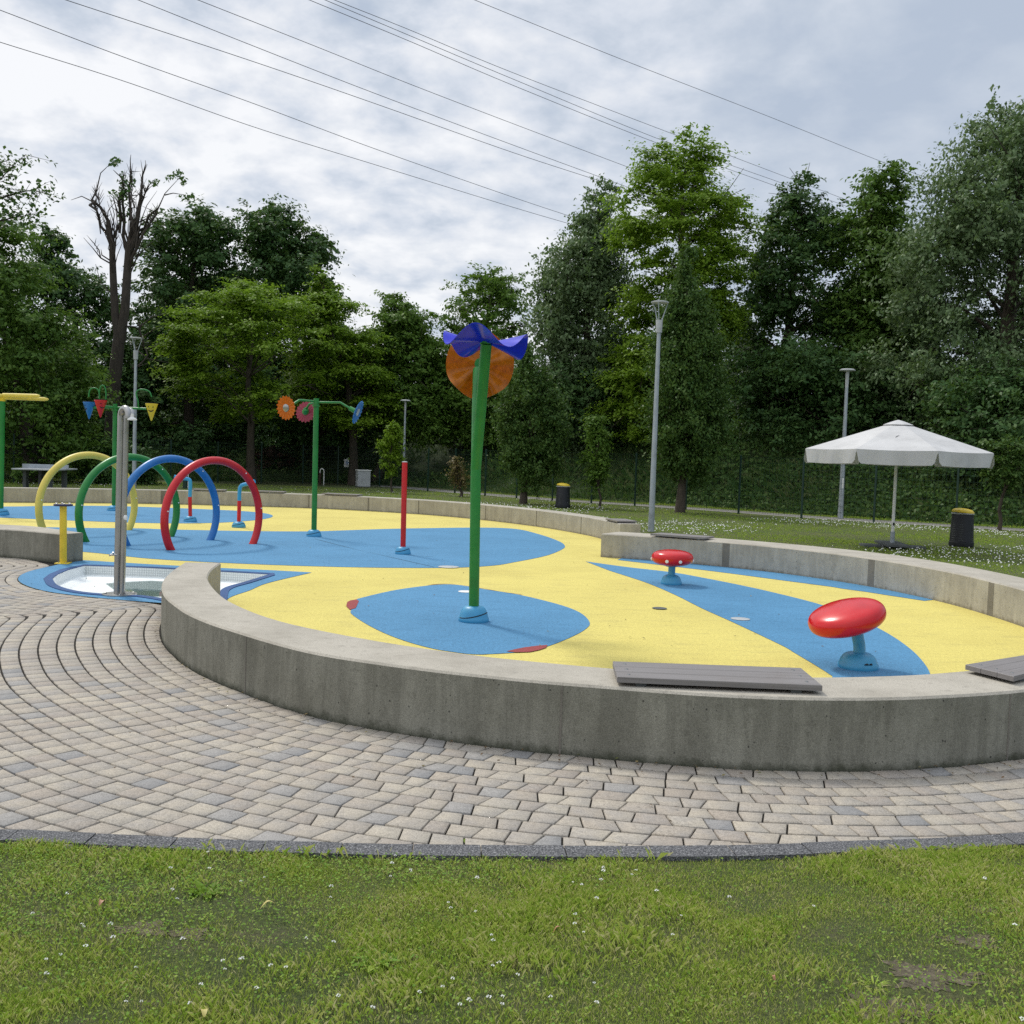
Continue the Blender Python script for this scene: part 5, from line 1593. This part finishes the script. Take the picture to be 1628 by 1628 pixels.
def overhang():
    D = 38.0
    W_ = lambda X, Y, dd=0.0: PD(X, Y, D + dd)
    b = W_(-130, 785)
    T = thing('overhanging_tree', 'loose dark branches reaching in from the top left corner', 'tree', (b[0], D, -0.03), 0, G1)
    o = np.array([b[0], D, -0.03])
    tb = MB()
    tb.tube([b - o - np.array([0, 0, 0.2]), W_(-128, 600) - o, W_(-120, 420) - o, W_(-110, 260) - o, W_(-100, 180) - o], [0.3, 0.24, 0.2, 0.14, 0.05], 10)
    br = [[(-118, 400), (-40, 330), (16, 268), (40, 246)], [(-40, 330), (10, 312), (48, 303), (74, 308)],
          [(-60, 350), (-10, 352), (26, 345), (48, 342)], [(-112, 300), (-50, 275), (-8, 262), (16, 254)], [(-115, 350), (-70, 310), (-30, 300), (4, 288)]]
    pos = []
    for L_ in br:
        dd = random.uniform(-0.8, 0.8)
        q = catmull([tuple(W_(x, y, dd * i / 3) - o) for i, (x, y) in enumerate(L_)], 26)
        tb.tube(q, list(np.linspace(0.06, 0.008, 26)), 6, False)
        for i in range(9, 26):
            for _ in range(2 if i > 13 else 1):
                e = q[i] + rng.normal(size=3) * np.array([0.32, 0.35, 0.2])
                tb.tube([q[i], e], [0.012, 0.004], 4, False)
                m_ = rng.integers(4, 13)
                pos.append(e + rng.normal(size=(m_, 3)) * np.array([0.17, 0.2, 0.09]))
    tb.build('trunk', M['barkdark'], T, True, 60)
    pos = np.vstack(pos); nn = unit(len(pos)) * 0.7 + np.array([0, 0, 0.8]); nn /= np.linalg.norm(nn, axis=1)[:, None]
    l_ = rng.uniform(0.12, 0.24, len(pos))
    quads_obj('foliage', leaf_quads(pos, nn, l_, l_ * 0.6, 0.3), M['lf_dark'], T)
overhang()

# ---- undergrowth on the crest: one leafy mass nobody could count
n = 52000
i_ = rng.integers(10, 290, n)
s_ = 9.0 + 16 * rng.random(n) ** 1.2
xy = FLs[i_] + nF[i_] * s_[:, None] + rng.normal(size=(n, 2)) * 0.5
hz = hill(xy[:, 0], xy[:, 1])
lump = 0.8 + 2.0 * (0.5 + 0.5 * np.sin(xy[:, 0] * 0.9 + 1.3 * np.sin(xy[:, 1] * 0.6))) * (0.5 + 0.5 * np.sin(xy[:, 0] * 0.31 + 2))
zz_ = hz + rng.random(n) ** 0.7 * lump * np.clip((s_ - 8.5) / 3.0, 0.15, 1)
nn = unit(n) * 0.7 + np.array([0, -0.2, 0.6]); nn /= np.linalg.norm(nn, axis=1)[:, None]
l_ = rng.uniform(0.14, 0.32, n)
struct(quads_obj('undergrowth', leaf_quads(np.stack([xy[:, 0], xy[:, 1], zz_], 1), nn, l_, l_ * 0.6, 0.2), M['lf_dark']), 'stuff')

n = 60000
i_ = rng.integers(150, 295, n)
s_ = 2.6 + 8 * rng.random(n) ** 1.1
xy = FLs[i_] + nF[i_] * s_[:, None] + rng.normal(size=(n, 2)) * 0.4
lm = np.sin(xy[:, 0] * 1.1 + 1.5 * np.sin(xy[:, 1] * 0.9)) * np.sin(xy[:, 1] * 0.8 + 1.0)
kp = (xy[:, 0] > 7 + 1.5 * lm)
xy, s_, lm = xy[kp], s_[kp], lm[kp]
hz = hill(xy[:, 0], xy[:, 1])
zz_ = hz + rng.random(len(xy)) * (0.45 + 0.4 * lm) * np.clip((s_ - 2.4) / 1.2, 0.1, 1)
nn = unit(len(xy)) * 0.6 + np.array([0, -0.5, 0.5]); nn /= np.linalg.norm(nn, axis=1)[:, None]
l_ = rng.uniform(0.10, 0.22, len(xy))
struct(quads_obj('bank_ivy', leaf_quads(np.stack([xy[:, 0], xy[:, 1], zz_], 1), nn, l_, l_ * 0.7, 0.3), M['lf_horn']), 'stuff')

n = 60000
x = rng.uniform(-75, 75, n); y = rng.uniform(92, 112, n)
hgt = 6.0 + 2.0 * np.sin(x * 0.35) + 1.5 * np.sin(x * 0.9 + 1) + 1.0 * np.sin(x * 2.1)
z = 1.0 + rng.random(n) ** 0.8 * hgt
nn = unit(n) * 0.7 + np.array([0, -0.2, 0.6]); nn /= np.linalg.norm(nn, axis=1)[:, None]
l_ = rng.uniform(0.45, 0.8, n)
struct(quads_obj('far_wood', leaf_quads(np.stack([x, y, z], 1), nn, l_, l_ * 0.6, 0.2), M['lf_dark']), 'stuff')

def blades(px, py, pz, h, w, lean, seg2=True):
    n = len(px)
    a = rng.random(n) * 2 * np.pi
    dx, dy = np.cos(a), np.sin(a)
    la = rng.random(n) * 2 * np.pi
    lx, ly = np.cos(la) * lean * h, np.sin(la) * lean * h
    v = np.empty((n, 4, 3), np.float32)
    v[:, 0] = np.stack([px - dx * w * 0.5, py - dy * w * 0.5, pz], 1)
    v[:, 1] = np.stack([px + dx * w * 0.5, py + dy * w * 0.5, pz], 1)
    v[:, 2] = np.stack([px + dx * w * 0.33 + lx * 0.45, py + dy * w * 0.33 + ly * 0.45, pz + h * 0.62], 1)
    v[:, 3] = np.stack([px + lx, py + ly, pz + h * (1 - 0.35 * lean)], 1)
    return v

def lump2(x, y, f, ph=0.0):
    return 0.5 + 0.25 * (np.sin(x * f + 1.7 * np.sin(y * f * 0.7 + ph) + ph) + np.sin(y * f * 1.3 + 1.9 * np.sin(x * f * 0.6 + 2.1 * ph)))

# foreground turf
n = 1150000
x = rng.uniform(-4.2, 4.9, n); y = 2.2 + 2.9 * rng.random(n)
kpoly = np.vstack([kout, [(9, 1.2), (-9, 1.2)]])
ragged = 0.035 * (lump2(x, y, 9.0) - 0.35)
inn = inpoly(x, y - ragged + 0.01, kpoly)
den = np.clip(0.25 + 1.1 * lump2(x, y, 2.6, 0.5) * (0.45 + 0.8 * lump2(x, y, 9.0, 1.2)), 0, 1)
bald = np.zeros(n)
for (bx_, by_, br_) in [(0.62, 3.45, 0.16), (1.45, 3.35, 0.30), (1.1, 3.25, 0.2), (-0.9, 3.75, 0.16), (-1.15, 3.9, 0.13), (1.75, 3.7, 0.15), (-2.2, 4.45, .25), (0.1, 3.3, .12), (1.45, 3.47, .22), (1.22, 3.24, .2), (-1.22, 3.83, .13), (-1.05, 3.8, .1), (-1.85, 4.35, .14)]:
    bald = np.maximum(bald, np.exp(-((x - bx_) ** 2 + ((y - by_) * 1.6) ** 2) / (br_ ** 2)))
den *= 1 - 0.72 * bald
den *= np.clip(0.35 + 1.5 * lump2(x, y, 5.2, 4.0), 0.3, 1)
kp = inn & (rng.random(n) < den)
x, y = x[kp], y[kp]
h = rng.uniform(0.011, 0.041, len(x)) * (0.40 + 0.8 * lump2(x, y, 3.3, 2.0)) * (0.6 + 0.9 * lump2(x, y, 13.0, 0.3))
struct(quads_obj('grass', blades(x, y, np.full(len(x), -0.016), h, rng.uniform(0.0009, 0.0019, len(x)), rng.uniform(0.05, 0.75, len(x))), M['grass']), 'stuff')
n = 120000
x = rng.uniform(-3.5, 3.5, n); y = 2.2 + 2.9 * rng.random(n)
cp = np.clip(1.9 * lump2(x, y, 1.7, 3.1) - 0.75, 0.10, 0.8)
cp = np.maximum(cp, np.exp(-(((x + 0.35) / 0.75) ** 2 + ((y - 4.15) / 0.22) ** 2)))
cp = np.maximum(cp, np.exp(-(((x + 1.75) / 0.25) ** 2 + ((y - 3.5) / 0.15) ** 2)))
kp = inpoly(x, y, kpoly) & (rng.random(n) < cp)
x, y = x[kp], y[kp]
pos = np.stack([x, y, -0.016 + rng.uniform(0.008, 0.034, len(x))], 1)
nn = unit(len(x)) * 0.45 + np.array([0, 0, 1.0]); nn /= np.linalg.norm(nn, axis=1)[:, None]
l_ = rng.uniform(0.006, 0.014, len(x))
struct(quads_obj('clover', leaf_quads(pos, nn, l_, l_ * 0.85), M['clover']), 'stuff')
# weeds poking along the kerb joint and wall foot
n = 1500
t = rng.random(n) * arclen(kin)[-1]
q = np.stack([np.interp(t, arclen(kin), kout[:, 0]), np.interp(t, arclen(kin), kout[:, 1])], 1) + rng.normal(size=(n, 2)) * 0.02
kp = lump2(q[:, 0], q[:, 1], 4.0) > 0.55
q = q[kp]
struct(quads_obj('kerb_weeds', blades(q[:, 0], q[:, 1], np.full(len(q), -0.02), rng.uniform(0.02, 0.085, len(q)), rng.uniform(0.0012, 0.0026, len(q)), rng.uniform(0.3, 1.0, len(q))), M['grass']), 'stuff')

# far lawn
n = 420000
y = 16.5 + 34 * rng.random(n) ** 1.25
x = (rng.random(n) * 2 - 1) * (0.66 * y + 3.0)
hole = np.vstack([MIDF, [(3.4, 20.5), (2.4, 18.6)], MIDN[::-1][:120], [(3, 5), (-12, 5), (-20, 14)]])
rub = inpoly(x, y, np.vstack([FOUT, [(3.2, 20.8)], OUT[::-1][:150], [(-19, 8)]]))
fd = fence_dist(x, y)
kp = ~rub & (fd < 2.9) & ~((fd > 0.3) & (fd < 1.95) & (x > -7.5))
x, y, fd = x[kp], y[kp], fd[kp]
h = rng.uniform(0.025, 0.06, len(x)) * (0.7 + 0.6 * lump2(x, y, 1.1)) * np.where(fd > 1.9, 1.8, 1.0)
struct(quads_obj('lawn_grass', blades(x, y, np.full(len(x), -0.03), h, rng.uniform(0.008, 0.02, len(x)), rng.uniform(0.2, 1.2, len(x))), M['farlawn']), 'stuff')

# tall bank grass
n = 150000
i_ = rng.integers(20, 290, n)
s_ = 2.2 + 11 * rng.random(n) ** 1.1
xy = FLs[i_] + nF[i_] * s_[:, None] + rng.normal(size=(n, 2)) * 0.25
hz = hill(xy[:, 0], xy[:, 1])
h = rng.uniform(0.15, 0.6, n) * (0.4 + 0.9 * lump2(xy[:, 0], xy[:, 1], 0.8, 1.0)) * np.clip((s_ - 1.6) / 2.0, 0.25, 1)
struct(quads_obj('bank_grass', blades(xy[:, 0], xy[:, 1], hz - 0.03, h, rng.uniform(0.015, 0.04, n), rng.uniform(0.2, 0.9, n)), M['tallgrass']), 'stuff')

# clover flowers: speckles on the far lawn, small heads in the near turf
n = 70000
y = 16.5 + 30 * rng.random(n); x = (rng.random(n) * 2 - 1) * (0.6 * y)
rub = inpoly(x, y, np.vstack([FOUT, [(3.2, 20.8)], OUT[::-1][:150], [(-19, 8)]]))
fd = fence_dist(x, y)
pr_ = np.clip((lump2(x, y, 0.55, 0.7) - 0.42) * 2.2, 0, 1) * np.clip((lump2(x, y, 2.1, 2.2)) * 1.3, 0, 1) * np.where(x > -3, 1, 0.25)
kp = ~rub & (fd < -0.3) & (rng.random(n) < pr_ * 0.58)
x, y = x[kp], y[kp]
def heads(x, y, z, r):
    vs = np.array([(1, 0, 0), (0, 1, 0), (-1, 0, 0), (0, -1, 0), (0, 0, 0.8), (0, 0, -0.6)])
    fs = np.array([(0, 1, 4), (1, 2, 4), (2, 3, 4), (3, 0, 4), (1, 0, 5), (2, 1, 5), (3, 2, 5), (0, 3, 5)])
    n = len(x)
    V = vs[None] * r[:, None, None] + np.stack([x, y, z], 1)[:, None, :]
    Fc = fs[None] + (np.arange(n) * 6)[:, None, None]
    return V, Fc
V, Fc = heads(x, y, rng.uniform(0.0, 0.05, len(x)), rng.uniform(0.012, 0.024, len(x)))
struct(bigmesh('clover_flowers', V, Fc, M['petal'], None, True, 3), 'stuff')
cl = [P2(X, Y) for X, Y in [(335, 1370), (272, 1390), (320, 1388), (520, 1420), (270, 1440), (385, 1535), (350, 1555), (372, 1545), (376, 1542), (398, 1540), (528, 1520), (162, 1486), (130, 1478), (195, 1500), (105, 1528), (70, 1558), (180, 1612), (245, 1612),
      (955, 1395), (998, 1395), (912, 1410), (936, 1412), (938, 1425), (1032, 1430), (1064, 1457), (920, 1475), (1562, 1405), (885, 1595), (650, 1590), (700, 1580), (545, 1612), (612, 1618), (720, 1615), (798, 1610), (638, 1400), (672, 1398), (728, 1446), (770, 1466), (780, 1500), (60, 1462), (115, 1430), (420, 1400), (630, 1375)]]
px_, py_ = [], []
for (x_, y_) in cl:
    for _ in range(random.choice((1, 1, 1, 2))):
        px_.append(x_ + random.gauss(0, 0.03)); py_.append(y_ + random.gauss(0, 0.03))
for _ in range(60):
    px_.append(random.uniform(-3.5, 3.5)); py_.append(random.uniform(2.1, 4.0))
px_, py_ = np.array(px_), np.array(py_)
fb = MB()
for x_, y_ in zip(px_, py_):
    zc, rr_ = random.uniform(0.018, 0.036), random.uniform(0.0042, 0.0078)
    for k in range(16):
        d = Vector(unit(1)[0]); d.z = abs(d.z) * 0.9 - 0.15
        c = Vector((x_, y_, zc)) + d * rr_ * 0.6
        t1 = d.orthogonal().normalized() * rr_ * 0.32
        fb.add([c - t1, c + d * rr_ * 0.6 - t1 * 0.3, c + d * rr_ * 0.75 + t1 * 0.3, c + t1], [(0, 1, 2, 3)])
struct(fb.build('turf_flowers', M['petal'], None, False), 'stuff')

# dry bits of leaf and dirt caught on the paving, along the wall foot and on the rubber
n = 420
t = rng.random(n)
i_ = rng.integers(8, 150, n)
nO = (OUT - INN) / np.linalg.norm(OUT - INN, axis=1)[:, None]
a_ = OUT[i_] + nO[i_] * (np.abs(rng.normal(size=n)) * 0.10 + 0.012)[:, None]
b_ = np.stack([rng.uniform(-5, 4, 170), rng.uniform(4.6, 9.5, 170)], 1)
b_ = b_[inpoly(b_[:, 0], b_[:, 1], pave_bed) & ~inpoly(b_[:, 0], b_[:, 1], np.vstack([OUT, INN[::-1]]))]
c_ = np.stack([rng.uniform(-7, 5, 260), rng.uniform(6.5, 28, 260)], 1)
c_ = c_[inpoly(c_[:, 0], c_[:, 1], yellow_outline) & ~inpoly(c_[:, 0], c_[:, 1], np.vstack([OUT, INN[::-1]]))]
q = np.vstack([a_, b_, c_])
pos = np.stack([q[:, 0], q[:, 1], np.full(len(q), 0.012)], 1)
nn = unit(len(pos)) * 0.35 + np.array([0, 0, 1.0]); nn /= np.linalg.norm(nn, axis=1)[:, None]
l_ = rng.uniform(0.008, 0.028, len(pos)); l_[-len(c_):] *= 1.3
m_, nt_, b0_ = new_mat('leaf_litter')
nt_.links.new(ramp(nt_, island(nt_), [(0.0, (0.05, 0.035, 0.02)), (0.5, (0.14, 0.085, 0.04)), (0.8, (0.10, 0.11, 0.03)), (1.0, (0.30, 0.22, 0.10))]), b0_.inputs['Base Color'])
b0_.inputs['Roughness'].default_value = 0.9
struct(quads_obj('leaf_litter', leaf_quads(pos, nn, l_, l_ * 0.55), m_), 'stuff')

# fallen leaves and rosettes in the turf
def fallen(X, Y, lab, mat, s):
    b = P(X, Y)
    mb = MB(); vs = []
    for i in range(9):
        t = i / 8; w = 0.36 * math.sin(math.pi * min(1, t * 0.92 + 0.06)) ** 0.8
        for j in (-1, 0, 1):
            vs.append(((t - 0.5) * s, j * w * s * 0.5, 0.012 * math.sin(t * 4) + abs(j) * 0.12 * s * w + 0.01))
    mb.add(vs, [(i * 3 + j, (i + 1) * 3 + j, (i + 1) * 3 + j + 1, i * 3 + j + 1) for i in range(8) for j in range(2)])
    o = mb.build('fallen_leaf', M[mat], None, True, 60, (b[0], b[1], 0.0))
    o.rotation_euler = (0.15, 0.1, random.uniform(0, 6))
    tag(o, lab, 'leaf', 'fallen leaves on the turf')
m_, nt_, b_ = new_mat('yellow_dead_leaf')
nt_.links.new(ramp(nt_, noise(nt_, objvec(nt_), 40, 4), [(0.3, (0.36, 0.30, 0.08)), (0.7, (0.52, 0.46, 0.16))]), b_.inputs['Base Color'])
M['leafyellow'] = m_
m_, nt_, b_ = new_mat('brown_dead_leaf')
nt_.links.new(ramp(nt_, noise(nt_, objvec(nt_), 40, 4), [(0.3, (0.26, 0.11, 0.05)), (0.7, (0.42, 0.22, 0.12))]), b_.inputs['Base Color'])
M['leafbrown'] = m_
fallen(425, 1443, 'pale yellow fallen leaf in the turf left of centre', 'leafyellow', 0.055)
fallen(161, 1440, 'pinkish brown curled leaf in the turf at left', 'leafbrown', 0.05)
fallen(322, 1616, 'yellowish leaf at the bottom edge left of centre', 'leafyellow', 0.06)
fallen(886, 1483, 'small orange leaf in the turf right of centre', 'leafbrown', 0.035)
fallen(1231, 1561, 'tiny orange leaf low in the turf on the right', 'leafbrown', 0.028)
def rosette(X, Y, lab, n, s, mat='clover', wf=0.16):
    b = P(X, Y)
    mb = MB()
    for k in range(n):
        a = k * 2.4 + random.uniform(-.3, .3); L_ = s * random.uniform(0.7, 1.15); w = L_ * wf; el = random.uniform(0.35, 1.0)
        vs = []
        for i in range(6):
            t = i / 5
            rr_ = L_ * t * math.cos(el * (1 - 0.5 * t)); z = L_ * t * math.sin(el) * (1 - 0.45 * t)
            ww = w * math.sin(math.pi * (0.12 + 0.86 * t))
            for j in (-1, 0, 1):
                vs.append((rr_ * math.cos(a) - j * ww * math.sin(a), rr_ * math.sin(a) + j * ww * math.cos(a), z + abs(j) * ww * 0.3))
        mb.add(vs, [(i * 3 + j, (i + 1) * 3 + j, (i + 1) * 3 + j + 1, i * 3 + j + 1) for i in range(5) for j in range(2)])
    tag(mb.build('weed_rosette', M[mat], None, True, 60, (b[0], b[1], -0.03)), lab, 'weed', 'weeds in the turf')
rosette(325, 1415, 'bright green leafy weed in the turf left of centre', 14, 0.085, 'lf_lime')
rosette(602, 1525, 'dark green weed tuft low in the turf near the centre', 18, 0.09)
rosette(1118, 1420, 'small pale weed in the turf below the plank seat', 10, 0.055, 'lf_lime')
rosette(733, 1338, 'little upright weed growing at the kerb in the middle', 8, 0.06, 'lf_lime')
rosette(1390, 1560, 'bushy grass tuft beside the bare patch at right', 46, 0.06, 'grass', 0.03)
m_ = simple_noise_mat('bare_soil', [(0.3, (0.07, 0.06, 0.04)), (0.55, (0.145, 0.125, 0.085)), (0.72, (0.26, 0.23, 0.16))], 45, 5, bmp=0.9, dist=0.02)
for (X, Y, rx, ry) in ((1478, 1545, 0.20, 0.12), (1415, 1596, 0.19, 0.11), (1040, 1450, 0.10, 0.05), (1545, 1490, 0.13, 0.07), (230, 1470, 0.12, 0.07), (300, 1478, 0.09, 0.06), (1560, 1440, 0.08, 0.04), (120, 1350, 0.16, 0.03)):
    c_ = P(X, Y)
    pp = []
    for k in range(90):
        a = 2 * math.pi * k / 90
        f_ = 0.72 * (1 + 0.25 * math.sin(3 * a + X) + 0.18 * math.sin(7 * a + Y) + 0.14 * math.sin(19 * a + X * 2))
        pp.append((c_[0] + rx * f_ * math.cos(a), c_[1] + ry * f_ * math.sin(a)))
    struct(sheet('bare_soil', [np.array(pp)], -0.0145, m_))

# ------------------------------------------------------------------ power lines
wires = [('lowest overhead cable, entering highest on the left edge of the cable row', [(0, 67), (200, 130), (407, 203), (600, 263), (814, 329), (906, 356)], 26),
         ('second lowest overhead cable, entering at the left edge', [(0, 16), (200, 92), (407, 166), (600, 238), (814, 313), (919, 348)], 27),
         ('third overhead cable from below, entering by the top left corner', [(105, 0), (400, 97), (600, 166), (814, 242), (961, 290)], 28),
         ('fourth overhead cable from below', [(220, 0), (400, 72), (600, 150), (814, 230), (961, 284)], 30),
         ('fifth overhead cable from below, alone above the sparse tree', [(315, 0), (500, 73), (650, 133), (814, 196), (986, 261)], 32),
         ('lowest of the tight trio of overhead cables', [(492, 0), (650, 65), (814, 135), (1046, 228), (1234, 296)], 34),
         ('middle of the tight trio of overhead cables', [(517, 0), (650, 56), (814, 125), (1050, 222), (1240, 290)], 35),
         ('uppermost of the tight trio of overhead cables', [(532, 0), (650, 47), (814, 115), (1054, 207), (1249, 281)], 36),
         ('single overhead cable farthest to the right', [(755, 0), (814, 24), (1000, 99), (1214, 182), (1394, 254), (1469, 281)], 38)]
for lab, L_, zc in wires:
    D_a = P(L_[0][0], L_[0][1], zc)[1]; D_b = P(L_[-1][0], L_[-1][1], zc)[1]
    X0_, X1_ = L_[0][0], L_[-1][0]
    pts = []
    for (X, Y) in L_:
        t = (X - X0_) / (X1_ - X0_)
        pts.append(PD(X, Y, 1.0 / ((1 - t) / D_a + t / D_b)))
    a = pts[0] + (pts[0] - pts[1]) * 1.2; z = pts[-1] + (pts[-1] - pts[-2]) * 1.2
    q = catmull([a] + pts + [z], 60)
    org = Vector(q[0])
    w = MB().tube([Vector(p) - org for p in q], 0.021, 6).build('power_cable', M['wire'], None, True, 60, org)
    tag(w, lab, 'cable', 'overhead power cables')

# ------------------------------------------------------------------ sky and light
SUN_EL, SUN_AZ = R(52), R(-38)          # azimuth measured from +Y towards +X
wd = bpy.data.worlds.new('World'); scene.world = wd
wd.use_nodes = True
nt = wd.node_tree; nt.nodes.clear()
out = nd(nt, 'ShaderNodeOutputWorld'); bg = nd(nt, 'ShaderNodeBackground')
sky = nd(nt, 'ShaderNodeTexSky', sky_type='NISHITA')
sky.sun_disc = False; sky.sun_elevation = SUN_EL; sky.sun_rotation = SUN_AZ
sky.air_density = 1.0; sky.dust_density = 1.5
tc = nd(nt, 'ShaderNodeTexCoord').outputs['Generated']
sep = nd(nt, 'ShaderNodeSeparateXYZ'); nt.links.new(tc, sep.inputs[0])
zden = mth(nt, 'ADD', mth(nt, 'MAXIMUM', sep.outputs['Z'], 0.0), 0.30)
cx = mth(nt, 'DIVIDE', sep.outputs['X'], zden); cy = mth(nt, 'DIVIDE', sep.outputs['Y'], zden)
cv = nd(nt, 'ShaderNodeCombineXYZ'); nt.links.new(cx, cv.inputs[0]); nt.links.new(cy, cv.inputs[1]); cv.inputs[2].default_value = 3.7
puff = noise(nt, cv.outputs[0], 6.5, 6, 0.55, 0.15)
fine = noise(nt, cv.outputs[0], 17.0, 4, 0.55, 0.1)
broad = noise(nt, cv.outputs[0], 1.5, 3, 0.5, 0.2)
side = mth(nt, 'MULTIPLY', sep.outputs['X'], -0.46)
calm = nd(nt, 'ShaderNodeMapRange')      # the deck is lumpy to the left, smooth to the right
calm.inputs[1].default_value = -0.1; calm.inputs[2].default_value = 0.32; calm.inputs[3].default_value = 1.0; calm.inputs[4].default_value = 0.35
nt.links.new(sep.outputs['X'], calm.inputs[0])
lump_ = mth(nt, 'ADD', mth(nt, 'MULTIPLY', mth(nt, 'SUBTRACT', puff, 0.5), 1.8), mth(nt, 'MULTIPLY', mth(nt, 'SUBTRACT', fine, 0.5), 0.45))
val = mth(nt, 'ADD', mth(nt, 'MULTIPLY', lump_, calm.outputs[0]), mth(nt, 'MULTIPLY', mth(nt, 'SUBTRACT', broad, 0.5), 1.0))
val = mth(nt, 'ADD', val, side)
val = mth(nt, 'ADD', val, 0.635)
cloud = ramp(nt, val, [(0.28, (0.455, 0.525, 0.635)), (0.46, (0.55, 0.61, 0.70)), (0.61, (0.665, 0.71, 0.785)), (0.76, (0.78, 0.805, 0.85)), (0.95, (0.90, 0.91, 0.93))])
lum = nd(nt, 'ShaderNodeMapRange')       # an overcast sky is brightest overhead
lum.inputs[1].default_value = 0.45; lum.inputs[2].default_value = 1.0; lum.inputs[3].default_value = 1.0; lum.inputs[4].default_value = 1.65
nt.links.new(sep.outputs['Z'], lum.inputs[0])
cl2 = nd(nt, 'ShaderNodeVectorMath', operation='SCALE')
nt.links.new(cloud, cl2.inputs[0]); nt.links.new(mth(nt, 'MULTIPLY', lum.outputs[0], 10.0), cl2.inputs[3])
mixs = mixc(nt, 0.93, sky.outputs[0], cl2.outputs[0])
nt.links.new(mixs, bg.inputs['Color']); bg.inputs['Strength'].default_value = 0.1
nt.links.new(bg.outputs[0], out.inputs[0])
sl = bpy.data.lights.new('sun', 'SUN'); sl.energy = 1.9; sl.angle = R(8); sl.color = (1.0, 0.95, 0.86)
so = bpy.data.objects.new('sun', sl); col.objects.link(so)
dirn = Vector((math.sin(SUN_AZ) * math.cos(SUN_EL), math.cos(SUN_AZ) * math.cos(SUN_EL), math.sin(SUN_EL)))
so.rotation_euler = dirn.to_track_quat('Z', 'Y').to_euler()

# ------------------------------------------------------------------ camera
cd = bpy.data.cameras.new('camera'); cam = bpy.data.objects.new('camera', cd); col.objects.link(cam)
cd.sensor_width = 36; cd.lens = 36; cd.clip_end = 2000
mt = Matrix(((rgt[0], upv[0], -fwd[0]), (rgt[1], upv[1], -fwd[1]), (rgt[2], upv[2], -fwd[2])))
cam.matrix_world = Matrix.Translation((0, 0, EYE)) @ mt.to_4x4()
scene.camera = cam
vs_ = scene.view_settings
vs_.view_transform = 'Standard'; vs_.look = 'None'; vs_.exposure = 0.10; vs_.gamma = 1.0
scene.render.engine = 'CYCLES'
scene.cycles.use_denoising = False
scene.cycles.max_bounces = 6
scene.cycles.transparent_max_bounces = 16
